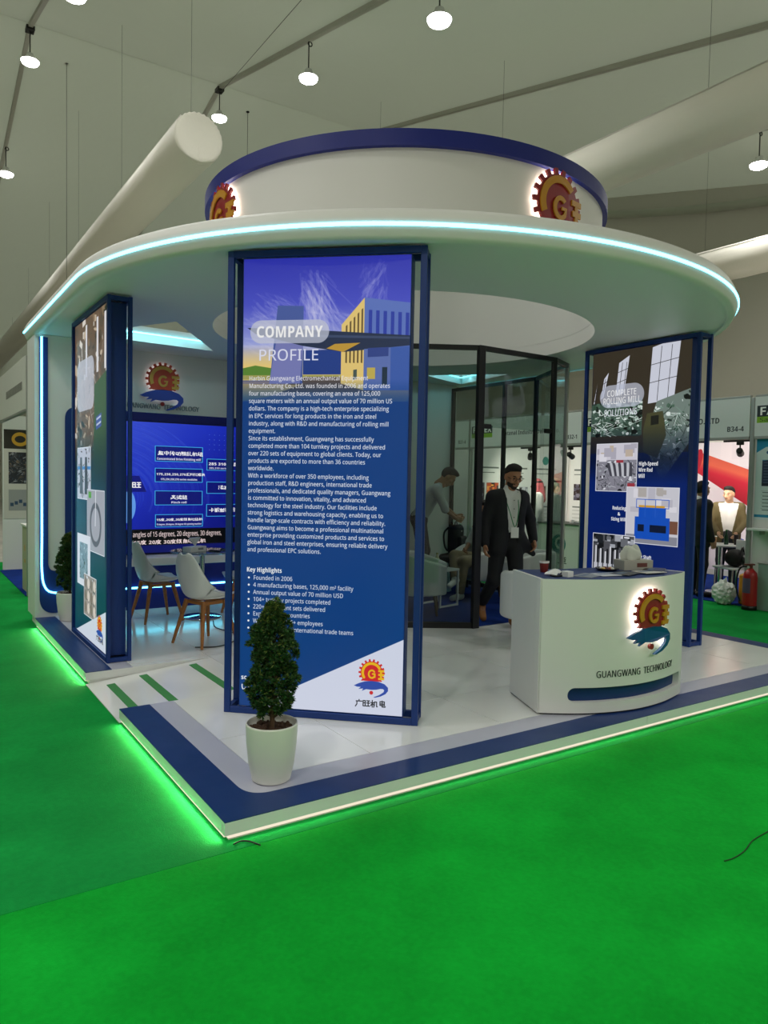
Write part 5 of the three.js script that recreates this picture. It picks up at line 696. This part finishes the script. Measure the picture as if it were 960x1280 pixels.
person({ label: 'man in pale grey polo shirt bending over a black backpack', at: [5.13, RF, -5.4], turn: 0.95, scale: 1.06, skin: '#a87a58', hair: '#15110f', yaw: 0, pitch: 0.75, shirt: '#c3c9cb', trousers: '#1c2026', shoes: '#26221e', sleeve: 0.05, curl: 0.9, handL: nrm([-0.2, -0.4, 0.9]), handR: nrm([0.3, -0.3, 0.9]),
  joints: { pel: [0, 0.95, -0.1], neck: [0, 1.38, 0.16], head: [0, 1.51, 0.29], shL: [0.185, 1.34, 0.13], shR: [-0.185, 1.34, 0.13], elL: [0.25, 1.1, 0.27], wrL: [0.12, 0.98, 0.42], elR: [-0.25, 1.08, 0.25], wrR: [-0.1, 0.96, 0.4], hipL: [0.085, 0.93, -0.09], hipR: [-0.085, 0.93, -0.09], knL: [0.11, 0.5, 0.0], knR: [-0.11, 0.5, -0.04], anL: [0.11, 0.085, -0.04], anR: [-0.12, 0.085, -0.1], toeL: [0.13, 0.035, 0.12], toeR: [-0.14, 0.035, 0.06] } });
person({ label: 'seated man in beige trousers and white sneakers with crossed legs', at: [5.34, RF, -4.42], turn: -1.52, skin: '#a97a56', hair: '#1a1512', yaw: 0.2, pitch: 0.15, shirt: '#dfe2df', trousers: '#a08d70', shoes: '#e8e8e4', sleeve: 0.02, curl: 0.9,
  joints: { pel: [0, 0.5, -0.02], neck: [0, 1.0, -0.12], head: [0, 1.16, -0.06], shL: [0.185, 0.95, -0.11], shR: [-0.185, 0.95, -0.11], elL: [0.26, 0.7, 0.03], wrL: [0.1, 0.9, 0.12], elR: [-0.24, 0.7, 0.0], wrR: [-0.1, 0.62, 0.2], hipL: [0.085, 0.49, 0.0], hipR: [-0.085, 0.49, 0.0], knL: [0.12, 0.5, 0.42], anL: [0.1, 0.085, 0.46], toeL: [0.12, 0.035, 0.61], knR: [-0.06, 0.56, 0.42], anR: [0.1, 0.3, 0.55], toeR: [0.14, 0.2, 0.68] } });
const stand = 'standing in the neighbouring stands';
person({ label: 'dark-haired man in white shirt seen from behind at the steel stand', at: [9.35, 0.008, -8.15], turn: 2.7, skin: '#8d6a4e', shirt: '#d2d6d4', trousers: '#2a2c30', sleeve: 0.1, scale: 0.98, cell: 0.02 });
const check = noiseTex(128, (u, v) => { const s = (Math.floor(u * 32) + Math.floor(v * 32)) % 2; return s ? [0.72, 0.2, 0.24] : [0.9, 0.84, 0.84]; });
person({ label: 'man in white robe with red checked head scarf at the steel stand', at: [9.6, 0.008, -7.62], turn: -2.3, skin: '#9a7354', scarf: std('#b0565c', 0.9), thobe: '#dcdedb', trousers: '#ddd', shirt: '#ddd', scale: 0.97, cell: 0.02 });
person({ label: 'man in white robe with pale head scarf at the steel stand', at: [9.75, 0.008, -7.25], turn: -2.1, skin: '#9a7354', scarf: std('#cfcbb8', 0.9), thobe: '#dcdedb', trousers: '#ddd', shirt: '#ddd', scale: 0.98, cell: 0.02 });
person({ label: 'man in black suit seen from behind at the red pipe stand', at: [8.72, 0.008, -3.42], turn: 1.2, skin: '#a27a5c', shirt: '#e0e0e0', trousers: '#0f1014', jacket: '#101116', open: 0, scale: 0.97, cell: 0.018 });
person({ label: 'young man in olive jacket and white shirt behind the small white table', at: [9.85, 0.008, -3.66], turn: -1.0, yaw: -0.5, pitch: 0.1, skin: '#c79a7c', hair: '#15110f', shirt: '#e6e4e2', trousers: '#23262c', jacket: '#5f5434', open: 0.13, sleeve: 0.3, scale: 0.93, cell: 0.018, joints: { elL: [0.25, 1.14, 0.06], wrL: [0.14, 0.98, 0.24], elR: [-0.26, 1.14, 0.06], wrR: [-0.16, 0.98, 0.24] } });
// ---------------------------------------------------------------- neighbouring stands across the aisle (row along x = 8.5)
const FX = 8.5, FT = 2.87, FB = 2.34;
const fascias = [[-11.45, fasciaPrint('', 'B31-4', 480), 'white fascia board with green logo at the far end of the row'], [-8.48, fasciaPrint('Matanal Industry(Dalian) Co.', 'B32-1', 470), 'white fascia board naming an industry company above the steel stand'], [-5.51, fasciaPrint('CO.,LTD', 'B34-4', 1062), 'white fascia board marked B34-4 above the red pipe stand'], [-2.54, fasciaPrint('', '', 480), 'white fascia board with green logo beyond the red pipe stand']];
for (const [z0, tex, label] of fascias) {
  const t = thing('fascia_board', label, 'fascia', [FX, 0, z0]);
  obj('board', bb(0.004, FB, 0.03, 0.05, FT, 2.93), M.panel, t); obj('lettering_sheet', new THREE.PlaneGeometry(2.9, FT - FB).rotateY(-Math.PI / 2).translate(0, (FT + FB) / 2, 1.48), paper(tex), t);
  obj('lower_rail', rb(0.06, 0.04, 2.9, 0.03, FB - 0.02, 1.48, 0.004), M.alu, t); obj('upper_rail', rb(0.06, 0.03, 2.9, 0.03, FT + 0.015, 1.48, 0.004), M.alu, t);
}
const post0 = thing('stand_post', 'grey aluminium stand post behind the red fire extinguisher', 'post', [FX + 0.03, 0, -2.545], 0, 'aluminium stand posts'); obj('profile', rb(0.055, FT, 0.055, 0, FT / 2, 0, 0.008), M.alu, post0); obj('foot', cyl(0.03, 0.03, 0.012, 0, 0, 0, 12), M.black, post0);
for (const [z, l] of [[-5.515, 'grey aluminium stand post between the steel stand and the red pipe stand'], [-8.485, 'grey aluminium stand post at the furnace picture end of the steel stand']]) dup(post0, l, [FX + 0.03, 0, z], 0);
{
  const w = struct('wall_stand', 'white partition walls of the neighbouring stands');
  for (let z = -11.45; z < 0; z += 2.97) for (let k = 0; k < 3; k++) obj('wall_panel', bb(11.4, 0, z + k * 0.99 + 0.01, 11.44, 2.5, z + (k + 1) * 0.99 - 0.01), M.panel, w);
  for (const z of [-11.46, -8.485, -5.515, -2.545]) for (let k = 0; k < 3; k++) obj('wall_panel', bb(8.57 + k * 0.945, 0, z - 0.02, 8.57 + (k + 1) * 0.945 - 0.02, 2.5, z + 0.02), M.panel, w);
  obj('wall_panel', bb(8.55, 0, -2.5, 8.59, 2.33, -0.6), M.panel, w);
  const f = struct('floor_stand', 'blue carpet on the floor of the neighbouring stands'); obj('carpet', worldUV(bb(8.5, 0, -11.45, 11.4, 0.008, 0.43), 0, 2), M.carpetBlue, f);
}
const FL = 0.008;
tag(obj('wall_print', new THREE.PlaneGeometry(2.85, 2.35).rotateY(-Math.PI / 2).translate(11.395, 1.28, -4.03), paper(pipePrint)), 'pale wall print with a big red pipe across it', 'poster');
tag(obj('wall_print', new THREE.PlaneGeometry(2.8, 2.2).translate(9.985, 1.35, -8.46), paper(steelPosters)), 'pale printed wall with a glowing orange furnace picture', 'poster');
tag(obj('wall_print', new THREE.PlaneGeometry(2.8, 2.2).rotateY(-Math.PI / 2).translate(11.395, 1.35, -7.0), paper(steelPosters)), 'pale printed wall with small machine part pictures behind the white counter', 'poster');
tag(obj('wall_print', new THREE.PlaneGeometry(1.1, 1.1).rotateY(-Math.PI / 2).translate(8.546, 1.76, -1.94), paper(companyPoster)), 'blue and grey company poster with tower picture beside the grey post', 'poster');
// track spotlights
function trackSpot(label, x, z, aim, I = 14) {
  const t = thing('track_spotlight', label, 'spotlight', [x, 2.27, z], 0, 'track spotlights of the stands'); obj('track', rb(0.03, 0.03, 0.5, 0, 0.03, 0, 0.004), M.black, t); obj('adapter', rb(0.035, 0.05, 0.1, 0, -0.005, 0, 0.006), M.black, t); obj('arm', bar([0, -0.02, 0], [0, -0.09, 0], 0.01), M.black, t);
  const d = V3(aim[0] - x, aim[1] - 2.14, aim[2] - z).normalize(), q = new THREE.Quaternion().setFromUnitVectors(V3(0, -1, 0), d);
  obj('lamp_head', lathe([[0.001, 0.09], [0.035, 0.09], [0.045, 0.07], [0.05, -0.08], [0.046, -0.08], [0.04, -0.055], [0.001, -0.055]], 20).applyQuaternion(q).translate(0, -0.13, 0), M.black, t); obj('lamp_lens', lathe([[0.001, -0.06], [0.042, -0.06], [0.042, -0.057], [0.001, -0.057]], 18).applyQuaternion(q).translate(0, -0.13, 0), M.spotGlow, t);
  const l = new THREE.SpotLight(0xfff2e4, I, 0, 0.75, 0.7, 2); l.position.set(x + d.x * 0.1, 2.14 + d.y * 0.1, z + d.z * 0.1); l.target.position.set(...aim); l.castShadow = true; l.shadow.radius = 2; l.name = 'spot'; scene.add(l, l.target);
}
trackSpot('black track spotlight in front of the red pipe print', 8.75, -2.85, [11.4, 1.4, -4.1], 9); trackSpot('black track spotlight half hidden by the blue frame at the red pipe stand', 8.75, -3.6, [11.4, 1.4, -4.6], 9);
trackSpot('black track spotlight above the men in robes', 8.75, -7.0, [10.2, 1.3, -8.5], 9); trackSpot('black track spotlight above the white counter', 8.75, -6.0, [11.4, 1.3, -6.8], 10);
{ // white counter with round teal emblem
  const t = thing('stand_counter', 'white stand counter with round teal emblem and dark top', 'counter', [8.62, FL, -6.62]); obj('body', rb(0.5, 0.9, 1.05, 0.27, 0.45, 0.52, 0.006), M.panel, t); obj('worktop', rb(0.54, 0.03, 1.09, 0.27, 0.915, 0.52, 0.006), std('#5f625e', 0.5), t);
  obj('teal_emblem', new THREE.CircleGeometry(0.17, 36).rotateY(-Math.PI / 2).translate(0.018, 0.55, 0.5), std('#1f7d7a', 0.6), t); obj('emblem_curve', new THREE.RingGeometry(0.07, 0.11, 30, 1, 1.2, 3.4).rotateY(-Math.PI / 2).translate(0.0175, 0.57, 0.53), M.panel, t);
  const tex = ctex(256, 96, (x, W, H) => { x.fillStyle = '#e2e2dc'; x.fillRect(0, 0, W, H); han(x, '斯', 176, 66, 60, '#26302e', 0.12); x.fillStyle = '#26302e'; x.fillRect(110, 76, 130, 8); }); obj('emblem_text', new THREE.PlaneGeometry(0.42, 0.16).rotateY(-Math.PI / 2).translate(0.0172, 0.27, 0.52), paper(tex), t);
  const b = thing('dome_sample', 'small white domed sample on the white stand counter', 'sample', [8.88, FL + 0.93, -6.02]); obj('dome', new THREE.SphereGeometry(0.055, 20, 10, 0, 6.3, 0, 1.57), M.plastic, b); obj('foot', cyl(0.06, 0.06, 0.008, 0, -0.0, 0), M.plastic, b);
  const d = thing('leaflet_tray', 'flat grey tray of leaflets on the white stand counter', 'tray', [8.88, FL + 0.93, -5.78]); obj('tray', rb(0.2, 0.015, 0.26, 0, 0.008, 0, 0.003), std('#77797a', 0.4), d); obj('leaflets', rb(0.17, 0.02, 0.22, 0, 0.02, 0, 0.002), M.plastic, d);
}
{ // table, chair and bags at the red pipe stand
  const t = thing('bistro_table', 'small round white table with cups and a green bottle', 'table', [9.42, FL, -3.5]); obj('table_top', lathe([[0.001, 0.72], [0.29, 0.72], [0.3, 0.73], [0.3, 0.742], [0.29, 0.75], [0.001, 0.75]], 40), M.plastic, t); obj('column', cyl(0.03, 0.03, 0.7, 0, 0.02, 0), M.chrome, t); obj('base', lathe([[0.001, 0.03], [0.2, 0.012], [0.21, 0], [0.001, 0]], 30), M.chrome, t);
  const Y = FL + 0.75; const c = thing('coffee_cup', 'tan paper coffee cup on the small white table', 'cup', [9.34, Y, -3.56]); obj('cup_body', lathe([[0.001, 0], [0.028, 0], [0.038, 0.11], [0.001, 0.11]], 20), std('#b98a5c', 0.7), c); obj('lid', lathe([[0.04, 0.11], [0.038, 0.122], [0.001, 0.122]], 20), M.plastic, c);
  const b = thing('green_bottle', 'dark green glass bottle on the small white table', 'bottle', [9.4, Y, -3.4]); obj('bottle_body', lathe([[0.001, 0], [0.034, 0], [0.034, 0.12], [0.014, 0.17], [0.013, 0.21], [0.001, 0.21]], 20), std('#143a22', 0.2), b); obj('cap', cyl(0.015, 0.015, 0.02, 0, 0.208, 0, 12), std('#1f5a30', 0.4), b);
  const k = thing('dark_tumbler', 'dark tumbler on the small white table', 'tumbler', [9.5, Y, -3.3]); obj('cup_body', lathe([[0.001, 0], [0.03, 0], [0.036, 0.14], [0.001, 0.14]], 20), std('#2a1c22', 0.4), k); obj('lid', cyl(0.037, 0.035, 0.016, 0, 0.139, 0, 18), M.black, k);
  const ch2 = thing('white_chair', 'white plastic chair with thin legs carrying a black bag', 'chair', [9.05, FL, -3.05], -1.9); obj('seat', rb(0.42, 0.03, 0.42, 0, 0.45, 0, 0.012), M.plastic, ch2); obj('backrest', rb(0.4, 0.3, 0.025, 0, 0.7, -0.2, 0.012), M.plastic, ch2); for (const x of [-0.18, 0.18]) { obj('leg', bar([x, 0, 0.19], [x, 0.44, 0.17], 0.011), M.chrome, ch2); obj('leg', bar([x, 0, -0.2], [x, 0.62, -0.2], 0.011), M.chrome, ch2); }
  const bp = thing('black_bag', 'black backpack lying on the white chair', 'backpack', [9.05, FL + 0.465, -3.03], 0.6); obj('bag_body', new THREE.SphereGeometry(1, 28, 18).scale(0.2, 0.13, 0.15).translate(0, 0.13, 0), M.rubber, bp); obj('front_pocket', new THREE.SphereGeometry(1, 20, 14).scale(0.13, 0.08, 0.06).translate(-0.08, 0.11, 0.1), M.black, bp); obj('strap', tube([[-0.15, 0.2, 0.05], [-0.1, 0.29, 0.08], [0.05, 0.27, 0.1], [0.12, 0.15, 0.12]], 0.014), M.black, bp);
  const pb = thing('white_sack', 'crumpled white plastic bag on the green carpet beside the extinguisher', 'bag', [8.44, 0, -2.82]); const g = new THREE.IcosahedronGeometry(0.17, 5), p = g.attributes.position; for (let i = 0; i < p.count; i++) { const v = V3(p.getX(i), p.getY(i), p.getZ(i)), n = 1 + 0.07 * Math.sin(v.x * 23 + v.y * 41 + 1) * Math.sin(v.z * 37 - v.y * 19) + 0.05 * Math.sin(v.x * 71 - v.y * 53 + v.z * 47) + 0.04 * Math.sin(v.y * 97 + v.z * 31); p.setXYZ(i, v.x * n, Math.max(-0.16, v.y * n), v.z * n * 0.9); } g.computeVertexNormals(); obj('sack', g.translate(0, 0.16, 0), std('#cfd3cc', 0.5), pb); obj('knot', new THREE.ConeGeometry(0.05, 0.1, 10).rotateX(0.3).translate(0, 0.34, 0.02), std('#cfd3cc', 0.5), pb);
  const ob = thing('orange_bag', 'small orange bag between the white sack and the extinguisher', 'bag', [8.7, FL, -2.68], 0.3); obj('sack', rb(0.2, 0.42, 0.1, 0, 0.21, 0, 0.03, 3), std('#c98a1e', 0.5), ob); obj('label_patch', bx(0.08, 0.1, 0.002, 0, 0.24, 0.051), M.plastic, ob);
  const fe = thing('fire_extinguisher', 'red fire extinguisher standing by the grey post', 'fire extinguisher', [8.33, 0, -2.38], -1.9); obj('cylinder', lathe([[0.001, 0.05], [0.085, 0.05], [0.09, 0.07], [0.09, 0.44], [0.08, 0.5], [0.045, 0.54], [0.03, 0.56], [0.001, 0.56]], 36), std('#a5151c', 0.3), fe); obj('foot_ring', lathe([[0.06, 0], [0.095, 0], [0.095, 0.06], [0.06, 0.06]], 30), M.black, fe); obj('label', new THREE.CylinderGeometry(0.0915, 0.0915, 0.2, 24, 1, true, -0.9, 1.8).translate(0, 0.33, 0), std('#5a4a6a', 0.5), fe); obj('valve', [cyl(0.025, 0.025, 0.05, 0, 0.55, 0), rb(0.05, 0.02, 0.14, 0, 0.61, 0.02, 0.004)], std('#6a2a22', 0.5), fe); obj('gauge', cyl(0.018, 0.018, 0.012, 0, 0, 0, 14).rotateX(Math.PI / 2).translate(0, 0.575, 0.03), M.plastic, fe); obj('hose', tube([[-0.02, 0.58, 0], [-0.12, 0.56, 0.05], [-0.17, 0.4, 0.07], [-0.14, 0.2, 0.08], [-0.1, 0.1, 0.06]], 0.012), M.rubber, fe);
  const cs = thing('glass_showcase', 'low greenish glass showcase under the company poster', 'showcase', [8.48, 0, -2.1]); obj('case_body', rb(0.12, 0.62, 0.62, 0.0, 0.31, 0.08, 0.006), std('#8fa89c', 0.25), cs); obj('top_edge', rb(0.13, 0.02, 0.64, 0, 0.63, 0.08, 0.004), M.alu, cs); obj('side_frame', rb(0.14, 0.6, 0.03, 0, 0.3, 0.41, 0.004), std('#6d655c', 0.6), cs);
  const rl = thing('red_leaflets', 'rack of red and white leaflets leaning above the glass showcase', 'leaflets', [8.42, 0.64, -1.98], 0); obj('rack', bx(0.2, 0.012, 0.4).rotateX(0).rotateZ(0.6).translate(0.05, 0.12, 0), M.black, rl); for (let i = 0; i < 3; i++) obj('leaflet', bx(0.2, 0.004, 0.11).rotateZ(0.6).translate(0.03, 0.125, -0.13 + i * 0.13), std(['#b0202c', '#d8d4cc', '#8c2438'][i], 0.5), rl);
  const sh = thing('poster_shelf', 'thin pale shelf under the company poster', 'shelf', [8.5, 1.08, -1.94]); obj('board', rb(0.16, 0.03, 1.1, -0.04, 0, 0, 0.004), M.whiteGloss, sh); obj('bracket', [bx(0.1, 0.06, 0.02, 0, -0.04, -0.4), bx(0.1, 0.06, 0.02, 0, -0.04, 0.4)], M.alu, sh);
}
// ---------------------------------------------------------------- stands behind the booth on the ramp side
{
  const t = thing('fascia_board', 'dull white fascia board with grey lettering behind the lit pier', 'fascia', [0.2, 0, -10.7]); obj('board', bb(0.0, 2.5, 0, 0.05, 3.2, 2.98), M.panel, t);
  for (let i = 0; i < 14; i++) obj('letter_block', bx(0.004, 0.11, 0.09, -0.003, 2.83, 1.05 + i * 0.125), std('#8b8a84', 0.6), t); obj('lower_rail', rb(0.06, 0.03, 2.98, 0.03, 2.485, 1.49, 0.004), M.alu, t);
  const p = dup(post0, 'grey aluminium stand post behind the lit pier of the booth', [0.24, 0, -7.69], 0); p.scale.y = 3.2 / FT; delete p.userData.group;
  const w = struct('wall_rear', 'white partition walls of the stand behind the booth'); for (let k = 0; k < 3; k++) obj('wall_panel', bb(0.25 + k * 0.99, 0, -10.74, 0.25 + (k + 1) * 0.99 - 0.02, 2.6, -10.7), M.panel, w); for (let k = 0; k < 3; k++) obj('wall_panel', bb(3.2, 0, -10.7 + k * 0.99, 3.24, 2.6, -10.7 + (k + 1) * 0.99 - 0.02), M.panel, w);
  const f = struct('floor_rear', 'blue carpet on the floor of the stand behind the booth'); obj('carpet', worldUV(bb(0.2, 0, -10.7, 3.2, 0.008, -7.7), 0, 2), M.carpetBlue, f);
  tag(obj('wall_print', new THREE.PlaneGeometry(0.6, 1.5).translate(0.57, 1.62, -10.695), paper(leftPoster)), 'poster with golden ring and dark factory pictures behind the lit pier', 'poster');
  const c = thing('cream_counter', 'narrow cream counter with gold emblem beside the rear stand post', 'counter', [0.3, FL, -8.1]); obj('body', rb(0.3, 0.9, 0.5, 0.1, 0.45, -0.05, 0.006), std('#b9b59c', 0.6), c); obj('gold_emblem', [new THREE.CircleGeometry(0.05, 20).rotateY(-Math.PI / 2).translate(-0.052, 0.6, -0.05), bx(0.002, 0.05, 0.1, -0.052, 0.42, -0.05)], M.gold, c); obj('worktop', rb(0.34, 0.03, 0.54, 0.1, 0.915, -0.05, 0.005), M.panel, c);
}
// dark scuff line on the carpet and the black corner clip
tag(obj('floor_cord', tube([[1.825, 0.003, 1.288], [1.88, 0.003, 1.295], [1.984, 0.003, 1.286], [2.12, 0.003, 1.25], [2.271, 0.003, 1.238], [2.45, 0.003, 1.22]], 0.0028, 40, 5), std('#0d4a18', 0.9)), 'thin dark cord lying on the open green carpet', 'cord');
tag(obj('power_lead', tube([[0.03, 0.006, 0.03], [0.07, 0.006, 0.02], [0.1, 0.006, 0.04], [0.13, 0.006, 0.1]], 0.004, 20, 6), M.black), 'short black lead sticking out at the platform corner', 'lead');
// ---------------------------------------------------------------- hand the scene over
scene.traverse((o) => { if (o.isMesh) { o.castShadow = true; o.receiveShadow = true; if (o.material === M.glass) o.castShadow = false; } });
renderer.render(scene, camera);
